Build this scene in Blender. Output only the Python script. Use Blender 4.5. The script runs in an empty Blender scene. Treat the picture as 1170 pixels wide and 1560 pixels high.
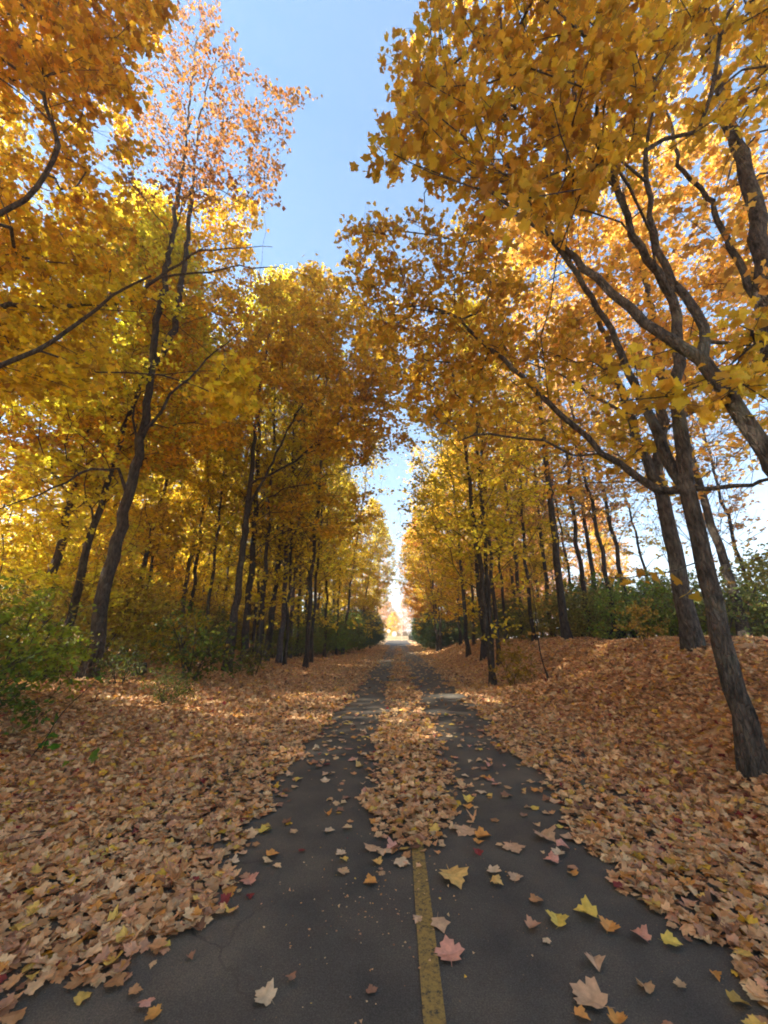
import bpy, math, random
import numpy as np
from mathutils import Vector, Matrix
R = math.radians
rng = np.random.default_rng(7)
random.seed(7)
S = bpy.context.scene
C = S.collection

# ------------------------------------------------------------------ camera
FPX, CX, CY, PITCH, EYE = 586.0, 585.0, 780.0, 18.0, 1.25
VPX = 605.0
YAW = math.atan((VPX - CX) / (FPX / math.cos(R(PITCH))))      # camera turned a little left of the path axis
cd = bpy.data.cameras.new('camera')
cam = bpy.data.objects.new('camera', cd); C.objects.link(cam)
cd.sensor_fit = 'VERTICAL'; cd.sensor_height = 36.0; cd.lens = FPX / 1560 * 36
cd.clip_start = 0.05; cd.clip_end = 3000
cam.location = (0, 0, EYE)
cam.rotation_euler = (R(90 + PITCH), 0, YAW)
S.camera = cam

def ray(px, py):
    """world direction of a photo pixel (1170 x 1560)"""
    u, v = px - CX, py - CY
    c, s = math.cos(R(PITCH)), math.sin(R(PITCH))
    f = FPX * c + v * s; up = FPX * s - v * c
    cy, sy = math.cos(YAW), math.sin(YAW)
    return np.array([u * cy - f * sy, u * sy + f * cy, up])
def P(px, py, Y):
    d = ray(px, py); return np.array([0, 0, EYE]) + d * (Y / d[1])
def G(px, py, z=0.0):
    d = ray(px, py); t = (z - EYE) / d[2]; return np.array([0, 0, EYE]) + d * t
def project(p):
    p = np.atleast_2d(p) - np.array([0, 0, EYE])
    cy, sy = math.cos(YAW), math.sin(YAW)
    x = p[:, 0] * cy + p[:, 1] * sy; y = -p[:, 0] * sy + p[:, 1] * cy; z = p[:, 2]
    c, s = math.cos(R(PITCH)), math.sin(R(PITCH))
    dep = y * c + z * s; vup = -y * s + z * c
    dep = np.where(np.abs(dep) < 1e-3, 1e-3, dep)
    return CX + FPX * x / dep, CY - FPX * vup / dep, dep

# ------------------------------------------------------------------ sky and sun
SUN_EL, SUN_AZ = 31.0, -98.0            # azimuth clockwise from the path's direction: low sun from the left, a little behind
w = bpy.data.worlds.new('World'); S.world = w; w.use_nodes = True
nt = w.node_tree; bg = nt.nodes['Background']
sky = nt.nodes.new('ShaderNodeTexSky'); sky.sky_type = 'NISHITA'; sky.sun_disc = False
sky.sun_elevation = R(SUN_EL); sky.sun_rotation = R(SUN_AZ)
sky.air_density = 0.9; sky.dust_density = 0.15; sky.ozone_density = 1.0
gm = nt.nodes.new('ShaderNodeGamma'); gm.inputs[1].default_value = 0.64
hs_ = nt.nodes.new('ShaderNodeHueSaturation'); hs_.inputs['Saturation'].default_value = 1.32
nt.links.new(sky.outputs[0], gm.inputs[0]); nt.links.new(gm.outputs[0], hs_.inputs['Color']); nt.links.new(hs_.outputs[0], bg.inputs[0]); bg.inputs[1].default_value = 0.074
sl = bpy.data.lights.new('sun', 'SUN'); sl.energy = 3.5; sl.angle = R(0.8); sl.color = (1, 0.90, 0.76)
so = bpy.data.objects.new('sun', sl); C.objects.link(so)
sd = Vector((math.sin(R(SUN_AZ)) * math.cos(R(SUN_EL)), math.cos(R(SUN_AZ)) * math.cos(R(SUN_EL)), math.sin(R(SUN_EL))))
so.rotation_euler = sd.to_track_quat('Z', 'Y').to_euler(); so.location = (-20, -6, 30)
S.view_settings.view_transform = 'Standard'; S.view_settings.look = 'None'
S.view_settings.exposure = 3.15; S.view_settings.gamma = 1.0
S.cycles.max_bounces = 9; S.cycles.diffuse_bounces = 6; S.cycles.glossy_bounces = 2
S.cycles.transmission_bounces = 7; S.cycles.transparent_max_bounces = 4
S.cycles.use_denoising = True
S.cycles.pixel_filter_type = 'BLACKMAN_HARRIS'; S.cycles.filter_width = 1.9
S.cycles.sample_clamp_indirect = 6.0
try: S.cycles.use_light_tree = False
except Exception: pass

# ------------------------------------------------------------------ helpers
def tag(o, label=None, cat=None, group=None, kind=None):
    if label: o['label'] = label
    if cat: o['category'] = cat
    if group: o['group'] = group
    if kind: o['kind'] = kind
    return o
def empty(name, loc, rz=0.0):
    o = bpy.data.objects.new(name, None); C.objects.link(o)
    o.location = tuple(loc); o.rotation_euler = (0, 0, rz); o.empty_display_size = 0.2
    return o
def obj(name, me, parent=None):
    o = bpy.data.objects.new(name, me); C.objects.link(o)
    if parent is not None: o.parent = parent
    return o
def mesh_np(name, verts, faces_flat, loop_tot, mat=None, attr=None, smooth=False):
    """verts (N,3); faces_flat 1-D vertex indices; loop_tot per-face counts; attr: dict name -> per-face floats"""
    me = bpy.data.meshes.new(name)
    verts = np.ascontiguousarray(verts, np.float32)
    me.vertices.add(len(verts)); me.vertices.foreach_set('co', verts.ravel())
    faces_flat = np.ascontiguousarray(faces_flat, np.int32); loop_tot = np.ascontiguousarray(loop_tot, np.int32)
    me.loops.add(len(faces_flat)); me.loops.foreach_set('vertex_index', faces_flat)
    st = np.zeros(len(loop_tot), np.int32); st[1:] = np.cumsum(loop_tot)[:-1]
    me.polygons.add(len(loop_tot)); me.polygons.foreach_set('loop_start', st)
    try: me.polygons.foreach_set('loop_total', loop_tot)
    except Exception: pass
    me.polygons.foreach_set('use_smooth', np.full(len(loop_tot), bool(smooth)))
    if attr:
        for k, a in attr.items():
            at = me.attributes.new(k, 'FLOAT', 'FACE'); at.data.foreach_set('value', np.ascontiguousarray(a, np.float32))
    me.update(calc_edges=True)
    if mat: me.materials.append(mat)
    return me
def sstep(a, b, x):
    t = np.clip((np.asarray(x, float) - a) / (b - a), 0, 1); return t * t * (3 - 2 * t)

_gn = np.random.default_rng(3).random((64, 64))
def vnoise(x, y):
    x = np.asarray(x, float); y = np.asarray(y, float)
    xi = np.floor(x).astype(int); yi = np.floor(y).astype(int); fx = x - xi; fy = y - yi
    fx = fx * fx * (3 - 2 * fx); fy = fy * fy * (3 - 2 * fy)
    g = lambda a, b: _gn[a % 64, b % 64]
    return (g(xi, yi) * (1 - fx) + g(xi + 1, yi) * fx) * (1 - fy) + (g(xi, yi + 1) * (1 - fx) + g(xi + 1, yi + 1) * fx) * fy
PL, PR = -2.0, 2.15                       # the asphalt's true edges
def height(x, y):
    x = np.asarray(x, float); y = np.asarray(y, float)
    base = 0.45 * sstep(45, 90, y)
    right = 1.13 * sstep(2.1, 5.6, x) * (1 - 0.65 * sstep(22, 45, y)) * (1 - sstep(75, 90, y))
    right = right - 0.5 * sstep(8, 16, x) * (1 - sstep(75, 90, y))
    left = 0.32 * sstep(-2.3, -6.5, x) * (1 - sstep(75, 90, y))
    off = sstep(0.0, 1.0, np.maximum(x - PR, PL - x))
    n = (vnoise(x * 0.5 + 9, y * 0.5) - 0.5) * 0.16 + (vnoise(x * 1.7, y * 1.7 + 5) - 0.5) * 0.06
    return base + right + left + off * n
def hz(x, y): return float(height(x, y))

# ------------------------------------------------------------------ materials
def newmat(name):
    m = bpy.data.materials.new(name); m.use_nodes = True
    n = m.node_tree.nodes; n.clear()
    return m, n, m.node_tree.links
def ramp(n, stops, interp='LINEAR'):
    r = n.new('ShaderNodeValToRGB'); r.color_ramp.interpolation = interp
    e = r.color_ramp.elements
    while len(e) > 1: e.remove(e[-1])
    e[0].position = stops[0][0]; e[0].color = (*stops[0][1], 1)
    for p, c in stops[1:]:
        k = e.new(p); k.color = (*c, 1)
    return r
def leaf_material(name, transl=0.5, rough=0.55):
    """hue comes from the object's own colour; every leaf varies round it"""
    m, n, l = newmat(name)
    out = n.new('ShaderNodeOutputMaterial')
    at = n.new('ShaderNodeAttribute'); at.attribute_name = 'rnd'
    oi = n.new('ShaderNodeObjectInfo')
    hs = n.new('ShaderNodeHueSaturation')
    hu = n.new('ShaderNodeMapRange'); hu.inputs[3].default_value = 0.482; hu.inputs[4].default_value = 0.518
    l.new(at.outputs['Fac'], hu.inputs[0]); l.new(hu.outputs[0], hs.inputs['Hue'])
    mu = n.new('ShaderNodeMath'); mu.operation = 'MULTIPLY'; mu.inputs[1].default_value = 7.31
    fr = n.new('ShaderNodeMath'); fr.operation = 'FRACT'
    l.new(at.outputs['Fac'], mu.inputs[0]); l.new(mu.outputs[0], fr.inputs[0])
    va = n.new('ShaderNodeMapRange'); va.inputs[3].default_value = 0.68; va.inputs[4].default_value = 1.2
    l.new(fr.outputs[0], va.inputs[0]); l.new(va.outputs[0], hs.inputs['Value'])
    l.new(oi.outputs['Color'], hs.inputs['Color'])
    # a few leaves have turned brown
    mu2 = n.new('ShaderNodeMath'); mu2.operation = 'MULTIPLY'; mu2.inputs[1].default_value = 23.7
    fr2 = n.new('ShaderNodeMath'); fr2.operation = 'FRACT'; gt = n.new('ShaderNodeMath'); gt.operation = 'GREATER_THAN'; gt.inputs[1].default_value = 0.88
    l.new(at.outputs['Fac'], mu2.inputs[0]); l.new(mu2.outputs[0], fr2.inputs[0]); l.new(fr2.outputs[0], gt.inputs[0])
    mf = n.new('ShaderNodeMath'); mf.operation = 'MULTIPLY'; mf.inputs[1].default_value = 0.6; l.new(gt.outputs[0], mf.inputs[0])
    mx = n.new('ShaderNodeMixRGB'); mx.inputs[2].default_value = (0.30, 0.12, 0.035, 1)
    l.new(mf.outputs[0], mx.inputs[0]); l.new(hs.outputs[0], mx.inputs[1])
    pb = n.new('ShaderNodeBsdfPrincipled'); pb.inputs['Roughness'].default_value = rough
    pb.inputs['Specular IOR Level'].default_value = 0.25
    tr = n.new('ShaderNodeBsdfTranslucent'); ms = n.new('ShaderNodeMixShader'); ms.inputs[0].default_value = transl
    l.new(mx.outputs[0], pb.inputs['Base Color']); l.new(mx.outputs[0], tr.inputs['Color'])
    l.new(pb.outputs[0], ms.inputs[1]); l.new(tr.outputs[0], ms.inputs[2]); l.new(ms.outputs[0], out.inputs[0])
    return m
M_LEAF = leaf_material('autumn_leaf', 0.58)
M_GREEN = leaf_material('green_leaf', 0.4, 0.45)

LITTER = [(0.0, (0.66, 0.35, 0.145)), (0.18, (0.76, 0.46, 0.22)), (0.40, (0.80, 0.54, 0.28)), (0.56, (0.66, 0.36, 0.20)),
          (0.66, (0.80, 0.57, 0.29)), (0.79, (0.70, 0.34, 0.08)), (0.85, (0.30, 0.15, 0.08)), (0.91, (0.76, 0.52, 0.12)),
          (0.965, (0.72, 0.46, 0.05)), (0.985, (0.36, 0.06, 0.05))]
def litter_material():
    m, n, l = newmat('dry_leaf')
    out = n.new('ShaderNodeOutputMaterial')
    at = n.new('ShaderNodeAttribute'); at.attribute_name = 'rnd'
    rp = ramp(n, LITTER, 'CONSTANT'); l.new(at.outputs['Fac'], rp.inputs[0])
    mu = n.new('ShaderNodeMath'); mu.operation = 'MULTIPLY'; mu.inputs[1].default_value = 17.3
    fr = n.new('ShaderNodeMath'); fr.operation = 'FRACT'
    l.new(at.outputs['Fac'], mu.inputs[0]); l.new(mu.outputs[0], fr.inputs[0])
    va = n.new('ShaderNodeMapRange'); va.inputs[3].default_value = 0.7; va.inputs[4].default_value = 1.2; l.new(fr.outputs[0], va.inputs[0])
    tc = n.new('ShaderNodeTexCoord'); no = n.new('ShaderNodeTexNoise'); no.inputs['Scale'].default_value = 38; no.inputs['Detail'].default_value = 3
    l.new(tc.outputs['Object'], no.inputs['Vector'])
    nr = n.new('ShaderNodeMapRange'); nr.inputs[1].default_value = 0.3; nr.inputs[2].default_value = 0.7; nr.inputs[3].default_value = 0.75; nr.inputs[4].default_value = 1.15
    l.new(no.outputs['Fac'], nr.inputs[0])
    m2 = n.new('ShaderNodeMath'); m2.operation = 'MULTIPLY'; l.new(va.outputs[0], m2.inputs[0]); l.new(nr.outputs[0], m2.inputs[1])
    hs = n.new('ShaderNodeHueSaturation'); l.new(rp.outputs[0], hs.inputs['Color']); l.new(m2.outputs[0], hs.inputs['Value'])
    pb = n.new('ShaderNodeBsdfPrincipled'); pb.inputs['Roughness'].default_value = 0.65; pb.inputs['Specular IOR Level'].default_value = 0.3
    tr = n.new('ShaderNodeBsdfTranslucent'); ms = n.new('ShaderNodeMixShader'); ms.inputs[0].default_value = 0.2
    l.new(hs.outputs[0], pb.inputs['Base Color']); l.new(hs.outputs[0], tr.inputs['Color'])
    l.new(pb.outputs[0], ms.inputs[1]); l.new(tr.outputs[0], ms.inputs[2]); l.new(ms.outputs[0], out.inputs[0])
    return m
M_LITTER = litter_material()

def ground_material():
    m, n, l = newmat('leaf_strewn_soil')
    out = n.new('ShaderNodeOutputMaterial'); tc = n.new('ShaderNodeTexCoord')
    vo = n.new('ShaderNodeTexVoronoi'); vo.inputs['Scale'].default_value = 14; vo.inputs['Randomness'].default_value = 1
    wob = n.new('ShaderNodeTexNoise'); wob.inputs['Scale'].default_value = 20; wob.inputs['Detail'].default_value = 2
    l.new(tc.outputs['Object'], wob.inputs['Vector'])
    ad = n.new('ShaderNodeMixRGB'); ad.blend_type = 'ADD'; ad.inputs[0].default_value = 0.08
    l.new(tc.outputs['Object'], ad.inputs[1]); l.new(wob.outputs['Color'], ad.inputs[2]); l.new(ad.outputs[0], vo.inputs['Vector'])
    sp = n.new('ShaderNodeSeparateColor'); l.new(vo.outputs['Color'], sp.inputs[0])
    rp = ramp(n, LITTER, 'CONSTANT'); l.new(sp.outputs[0], rp.inputs[0])
    no = n.new('ShaderNodeTexNoise'); no.inputs['Scale'].default_value = 1.3; no.inputs['Detail'].default_value = 6
    l.new(tc.outputs['Object'], no.inputs['Vector'])
    soil = n.new('ShaderNodeMapRange'); soil.inputs[1].default_value = 0.45; soil.inputs[2].default_value = 0.62; soil.inputs[3].default_value = 0.15; soil.inputs[4].default_value = 0.55
    l.new(no.outputs['Fac'], soil.inputs[0])
    mx = n.new('ShaderNodeMixRGB'); mx.inputs[2].default_value = (0.10, 0.055, 0.03, 1); l.new(soil.outputs[0], mx.inputs[0]); l.new(rp.outputs[0], mx.inputs[1])
    pb = n.new('ShaderNodeBsdfPrincipled'); pb.inputs['Roughness'].default_value = 0.9
    bu = n.new('ShaderNodeBump'); bu.inputs['Strength'].default_value = 0.8; bu.inputs['Distance'].default_value = 0.03
    l.new(sp.outputs[1], bu.inputs['Height']); l.new(bu.outputs[0], pb.inputs['Normal'])
    l.new(mx.outputs[0], pb.inputs['Base Color']); l.new(pb.outputs[0], out.inputs[0])
    return m
def asphalt_material():
    m, n, l = newmat('asphalt')
    out = n.new('ShaderNodeOutputMaterial'); tc = n.new('ShaderNodeTexCoord')
    fine = n.new('ShaderNodeTexNoise'); fine.inputs['Scale'].default_value = 190; fine.inputs['Detail'].default_value = 3; fine.inputs['Roughness'].default_value = 0.7
    mid = n.new('ShaderNodeTexNoise'); mid.inputs['Scale'].default_value = 3.0; mid.inputs['Detail'].default_value = 6
    big = n.new('ShaderNodeTexNoise'); big.inputs['Scale'].default_value = 0.7; big.inputs['Detail'].default_value = 4
    mp = n.new('ShaderNodeMapping'); mp.inputs['Scale'].default_value = (1, 0.25, 1)
    l.new(tc.outputs['Object'], mp.inputs[0]); l.new(mp.outputs[0], big.inputs['Vector'])
    for q in (fine, mid): l.new(tc.outputs['Object'], q.inputs['Vector'])
    r1 = ramp(n, [(0.3, (0.060, 0.055, 0.046)), (0.52, (0.10, 0.093, 0.078)), (0.72, (0.17, 0.158, 0.13))]); l.new(fine.outputs['Fac'], r1.inputs[0])
    r2 = ramp(n, [(0.3, (0.75, 0.76, 0.78)), (0.7, (1.3, 1.24, 1.15))]); l.new(mid.outputs['Fac'], r2.inputs[0])
    r3 = ramp(n, [(0.35, (0.8, 0.8, 0.8)), (0.65, (1.25, 1.2, 1.12))]); l.new(big.outputs['Fac'], r3.inputs[0])
    a = n.new('ShaderNodeMixRGB'); a.blend_type = 'MULTIPLY'; a.inputs[0].default_value = 1; l.new(r1.outputs[0], a.inputs[1]); l.new(r2.outputs[0], a.inputs[2])
    b = n.new('ShaderNodeMixRGB'); b.blend_type = 'MULTIPLY'; b.inputs[0].default_value = 1; l.new(a.outputs[0], b.inputs[1]); l.new(r3.outputs[0], b.inputs[2])
    # specks: crumbs of leaf and pale grit
    vo = n.new('ShaderNodeTexVoronoi'); vo.inputs['Scale'].default_value = 42; l.new(tc.outputs['Object'], vo.inputs['Vector'])
    lt = n.new('ShaderNodeMath'); lt.operation = 'LESS_THAN'; lt.inputs[1].default_value = 0.14; l.new(vo.outputs['Distance'], lt.inputs[0])
    se = n.new('ShaderNodeSeparateColor'); l.new(vo.outputs['Color'], se.inputs[0])
    g2 = n.new('ShaderNodeMath'); g2.operation = 'GREATER_THAN'; g2.inputs[1].default_value = 0.9; l.new(se.outputs[0], g2.inputs[0])
    an = n.new('ShaderNodeMath'); an.operation = 'MULTIPLY'; l.new(lt.outputs[0], an.inputs[0]); l.new(g2.outputs[0], an.inputs[1])
    am = n.new('ShaderNodeMath'); am.operation = 'MULTIPLY'; am.inputs[1].default_value = 0.7; l.new(an.outputs[0], am.inputs[0])
    c = n.new('ShaderNodeMixRGB'); c.inputs[2].default_value = (0.25, 0.17, 0.10, 1); l.new(am.outputs[0], c.inputs[0]); l.new(b.outputs[0], c.inputs[1])
    vk = n.new('ShaderNodeTexVoronoi'); vk.feature = 'DISTANCE_TO_EDGE'; vk.inputs['Scale'].default_value = 0.55
    wk = n.new('ShaderNodeMixRGB'); wk.blend_type = 'ADD'; wk.inputs[0].default_value = 0.45; l.new(tc.outputs['Object'], wk.inputs[1]); l.new(mid.outputs['Color'], wk.inputs[2]); l.new(wk.outputs[0], vk.inputs['Vector'])
    ck = n.new('ShaderNodeMapRange'); ck.inputs[1].default_value = 0.0015; ck.inputs[2].default_value = 0.005; ck.inputs[3].default_value = 0.35; ck.inputs[4].default_value = 0.0; l.new(vk.outputs['Distance'], ck.inputs[0])
    cm = n.new('ShaderNodeMath'); cm.operation = 'MULTIPLY'; mk = n.new('ShaderNodeMapRange'); mk.inputs[1].default_value = 0.5; mk.inputs[2].default_value = 0.6; l.new(big.outputs['Fac'], mk.inputs[0]); l.new(ck.outputs[0], cm.inputs[0]); l.new(mk.outputs[0], cm.inputs[1])
    cc = n.new('ShaderNodeMixRGB'); cc.inputs[2].default_value = (0.02, 0.017, 0.014, 1); l.new(cm.outputs[0], cc.inputs[0]); l.new(c.outputs[0], cc.inputs[1]); c = cc
    pb = n.new('ShaderNodeBsdfPrincipled'); pb.inputs['Roughness'].default_value = 0.82; pb.inputs['Specular IOR Level'].default_value = 0.35
    bu = n.new('ShaderNodeBump'); bu.inputs['Strength'].default_value = 0.5; bu.inputs['Distance'].default_value = 0.006
    l.new(fine.outputs['Fac'], bu.inputs['Height']); l.new(bu.outputs[0], pb.inputs['Normal'])
    l.new(c.outputs[0], pb.inputs['Base Color']); l.new(pb.outputs[0], out.inputs[0])
    return m
def paint_material():
    m, n, l = newmat('worn_yellow_paint')
    out = n.new('ShaderNodeOutputMaterial'); tc = n.new('ShaderNodeTexCoord')
    a = n.new('ShaderNodeTexNoise'); a.inputs['Scale'].default_value = 60; a.inputs['Detail'].default_value = 6; a.inputs['Roughness'].default_value = 0.75
    l.new(tc.outputs['Object'], a.inputs['Vector'])
    r = ramp(n, [(0.38, (0.06, 0.05, 0.035)), (0.48, (0.28, 0.19, 0.05)), (0.72, (0.42, 0.28, 0.06))]); l.new(a.outputs['Fac'], r.inputs[0])
    pb = n.new('ShaderNodeBsdfPrincipled'); pb.inputs['Roughness'].default_value = 0.75
    bu = n.new('ShaderNodeBump'); bu.inputs['Strength'].default_value = 0.4; bu.inputs['Distance'].default_value = 0.004
    l.new(a.outputs['Fac'], bu.inputs['Height']); l.new(bu.outputs[0], pb.inputs['Normal'])
    l.new(r.outputs[0], pb.inputs['Base Color']); l.new(pb.outputs[0], out.inputs[0])
    return m
def bark_material(name, dark, light, lichen=0.25):
    m, n, l = newmat(name)
    out = n.new('ShaderNodeOutputMaterial'); tc = n.new('ShaderNodeTexCoord')
    mp = n.new('ShaderNodeMapping'); mp.inputs['Scale'].default_value = (24, 24, 7.5); l.new(tc.outputs['Object'], mp.inputs[0])
    no = n.new('ShaderNodeTexNoise'); no.inputs['Scale'].default_value = 1; no.inputs['Detail'].default_value = 7; no.inputs['Roughness'].default_value = 0.65
    l.new(mp.outputs[0], no.inputs['Vector'])
    r = ramp(n, [(0.36, dark), (0.62, light)]); l.new(no.outputs['Fac'], r.inputs[0])
    pa = n.new('ShaderNodeTexNoise'); pa.inputs['Scale'].default_value = 2.6; pa.inputs['Detail'].default_value = 5; l.new(tc.outputs['Object'], pa.inputs['Vector'])
    pr = n.new('ShaderNodeMapRange'); pr.inputs[1].default_value = 0.56; pr.inputs[2].default_value = 0.66; pr.inputs[4].default_value = lichen; l.new(pa.outputs['Fac'], pr.inputs[0])
    mx = n.new('ShaderNodeMixRGB'); mx.inputs[2].default_value = (0.30, 0.31, 0.22, 1); l.new(pr.outputs[0], mx.inputs[0]); l.new(r.outputs[0], mx.inputs[1])
    pb = n.new('ShaderNodeBsdfPrincipled'); pb.inputs['Roughness'].default_value = 0.9; pb.inputs['Specular IOR Level'].default_value = 0.2
    bu = n.new('ShaderNodeBump'); bu.inputs['Strength'].default_value = 1.0; bu.inputs['Distance'].default_value = 0.03
    vm = n.new('ShaderNodeMapping'); vm.inputs['Scale'].default_value = (30, 30, 9); wv = n.new('ShaderNodeMixRGB'); wv.blend_type = 'ADD'; wv.inputs[0].default_value = 0.05
    l.new(tc.outputs['Object'], wv.inputs[1]); l.new(pa.outputs['Color'], wv.inputs[2]); l.new(wv.outputs[0], vm.inputs[0])
    vc = n.new('ShaderNodeTexVoronoi'); vc.feature = 'DISTANCE_TO_EDGE'; vc.inputs['Scale'].default_value = 1; l.new(vm.outputs[0], vc.inputs['Vector'])
    vr = n.new('ShaderNodeMapRange'); vr.inputs[1].default_value = 0.0; vr.inputs[2].default_value = 0.16; l.new(vc.outputs['Distance'], vr.inputs[0])
    hm = n.new('ShaderNodeMath'); hm.operation = 'MULTIPLY'; l.new(vr.outputs[0], hm.inputs[0]); l.new(no.outputs['Fac'], hm.inputs[1])
    l.new(hm.outputs[0], bu.inputs['Height']); l.new(bu.outputs[0], pb.inputs['Normal'])
    l.new(mx.outputs[0], pb.inputs['Base Color']); l.new(pb.outputs[0], out.inputs[0])
    return m
M_BARK = bark_material('maple_bark', (0.035, 0.028, 0.022), (0.15, 0.125, 0.10))
M_BARK2 = bark_material('dark_bark', (0.028, 0.022, 0.018), (0.11, 0.09, 0.07), 0.15)
M_PALEBARK = bark_material('pale_bark', (0.20, 0.17, 0.13), (0.50, 0.45, 0.36), 0.1)
M_GREYTWIG = bark_material('grey_twig_bark', (0.055, 0.045, 0.042), (0.19, 0.16, 0.15), 0.0)
def plain(name, col, rough=0.6, metal=0.0, nscale=25, amt=0.15):
    m, n, l = newmat(name)
    out = n.new('ShaderNodeOutputMaterial'); tc = n.new('ShaderNodeTexCoord'); no = n.new('ShaderNodeTexNoise'); no.inputs['Scale'].default_value = nscale; no.inputs['Detail'].default_value = 4
    l.new(tc.outputs['Object'], no.inputs['Vector'])
    r = ramp(n, [(0.3, tuple(c * (1 - amt) for c in col)), (0.7, tuple(min(1, c * (1 + amt)) for c in col))]); l.new(no.outputs['Fac'], r.inputs[0])
    pb = n.new('ShaderNodeBsdfPrincipled'); pb.inputs['Roughness'].default_value = rough; pb.inputs['Metallic'].default_value = metal
    l.new(r.outputs[0], pb.inputs['Base Color']); l.new(pb.outputs[0], out.inputs[0])
    return m

# ------------------------------------------------------------------ ground, path, line
def axis(a, b, breaks):
    """graded grid lines"""
    out = []
    for lo, hi, st in breaks: out += list(np.arange(lo, hi, st))
    out.append(breaks[-1][1]); return np.array(out)
gx = axis(0, 0, [(-600, -120, 60), (-120, -30, 6), (-30, -9, 1.0), (-9, 9, 0.15), (9, 30, 1.0), (30, 120, 6), (120, 600, 60)])
gy = axis(0, 0, [(-300, -30, 30), (-30, -2, 2), (-2, 16, 0.15), (16, 40, 0.5), (40, 120, 2.0), (120, 300, 15), (300, 900, 100)])
XX, YY = np.meshgrid(gx, gy); ZZ = height(XX, YY) - 0.004
inside = (XX > PL - 0.02) & (XX < PR + 0.02); ZZ = np.where(inside, ZZ - 0.004, ZZ)
vs = np.stack([XX.ravel(), YY.ravel(), ZZ.ravel()], 1); nx = len(gx)
ii, jj = np.meshgrid(np.arange(len(gy) - 1), np.arange(nx - 1), indexing='ij'); a = (ii * nx + jj).ravel()
F = np.stack([a, a + 1, a + nx + 1, a + nx], 1)
M_GROUND = ground_material()
ground = obj('ground', mesh_np('ground', vs, F.ravel(), np.full(len(F), 4), M_GROUND, smooth=True)); tag(ground, kind='structure')
def strip(name, x0, x1, y0, y1, dz, mat, stepy=0.5, nxs=8, wob=0.0):
    ys = np.arange(y0, y1 + 1e-6, stepy); xs = np.linspace(0, 1, nxs)
    A, B = np.meshgrid(xs, ys)
    l0 = x0 + wob * (vnoise(ys * 1.3, ys * 0 + 3) - 0.5); r0 = x1 + wob * (vnoise(ys * 1.3, ys * 0 + 8) - 0.5)
    X = l0[:, None] * (1 - A) + r0[:, None] * A
    v = np.stack([X.ravel(), B.ravel(), (0.45 * sstep(45, 90, B) + dz).ravel()], 1)
    i, j = np.meshgrid(np.arange(len(ys) - 1), np.arange(nxs - 1), indexing='ij'); a = (i * nxs + j).ravel()
    f = np.stack([a, a + 1, a + nxs + 1, a + nxs], 1)
    return obj(name, mesh_np(name, v, f.ravel(), np.full(len(f), 4), mat, smooth=True))
path = strip('path', PL, PR, -6, 88, 0.004, asphalt_material(), wob=0.12); tag(path, kind='structure')
road = strip('road', -60, 60, 92, 99, 0.010, plain('far_road', (0.16, 0.155, 0.15), 0.85, nscale=3), stepy=1.0); tag(road, kind='structure')
LXC = 0.5 * (G(655, 1560)[0] + G(640, 1300)[0])
line = strip('path_centre_line', LXC - 0.038, LXC + 0.038, -4, 60, 0.009, paint_material(), stepy=0.25, nxs=3, wob=0.012); tag(line, kind='structure')
lawn = strip('lawn', -60, 60, 99.0, 116, 0.02, plain('sunlit_grass', (0.14, 0.15, 0.035), 0.9, nscale=2, amt=0.35), stepy=1.0); tag(lawn, kind='structure')

# ------------------------------------------------------------------ leaves
half = [(0.0, -0.30), (0.12, -0.35), (0.33, -0.30), (0.28, -0.14), (0.36, -0.06), (0.53, 0.12), (0.43, 0.17), (0.39, 0.30), (0.22, 0.24), (0.23, 0.40), (0.11, 0.44), (0.0, 0.60)]
hi_out = half + [(-x, y) for x, y in half[-2:0:-1]]
T_HI = (np.array([(0.0, 0.02)] + hi_out), np.array([(0, k + 1, (k + 1) % len(hi_out) + 1) for k in range(len(hi_out))]))
h2 = [(0.0, -0.28), (0.32, -0.26), (0.32, -0.06), (0.50, 0.14), (0.24, 0.28), (0.0, 0.58)]
o2 = h2 + [(-x, y) for x, y in h2[-2:0:-1]]
T_MID = (np.array([(0.0, 0.0)] + o2), np.array([(0, k + 1, (k + 1) % len(o2) + 1) for k in range(len(o2))]))
T_LO = (np.array([(0, -0.3), (0.48, 0.0), (0.26, 0.25), (0, 0.55), (-0.26, 0.25), (-0.48, 0.0)]), np.array([(0, 1, 2), (0, 2, 3), (0, 3, 4), (0, 4, 5)]))
T_OVAL = (np.array([(0, -0.5), (0.27, -0.15), (0.24, 0.2), (0, 0.5), (-0.24, 0.2), (-0.27, -0.15)]), np.array([(0, 1, 2), (0, 2, 3), (0, 3, 4), (0, 4, 5)]))
T_QUAD = (np.array([(0, -0.45), (0.42, 0.05), (0, 0.5), (-0.42, 0.05)]), np.array([(0, 1, 2), (0, 2, 3)]))
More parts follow.
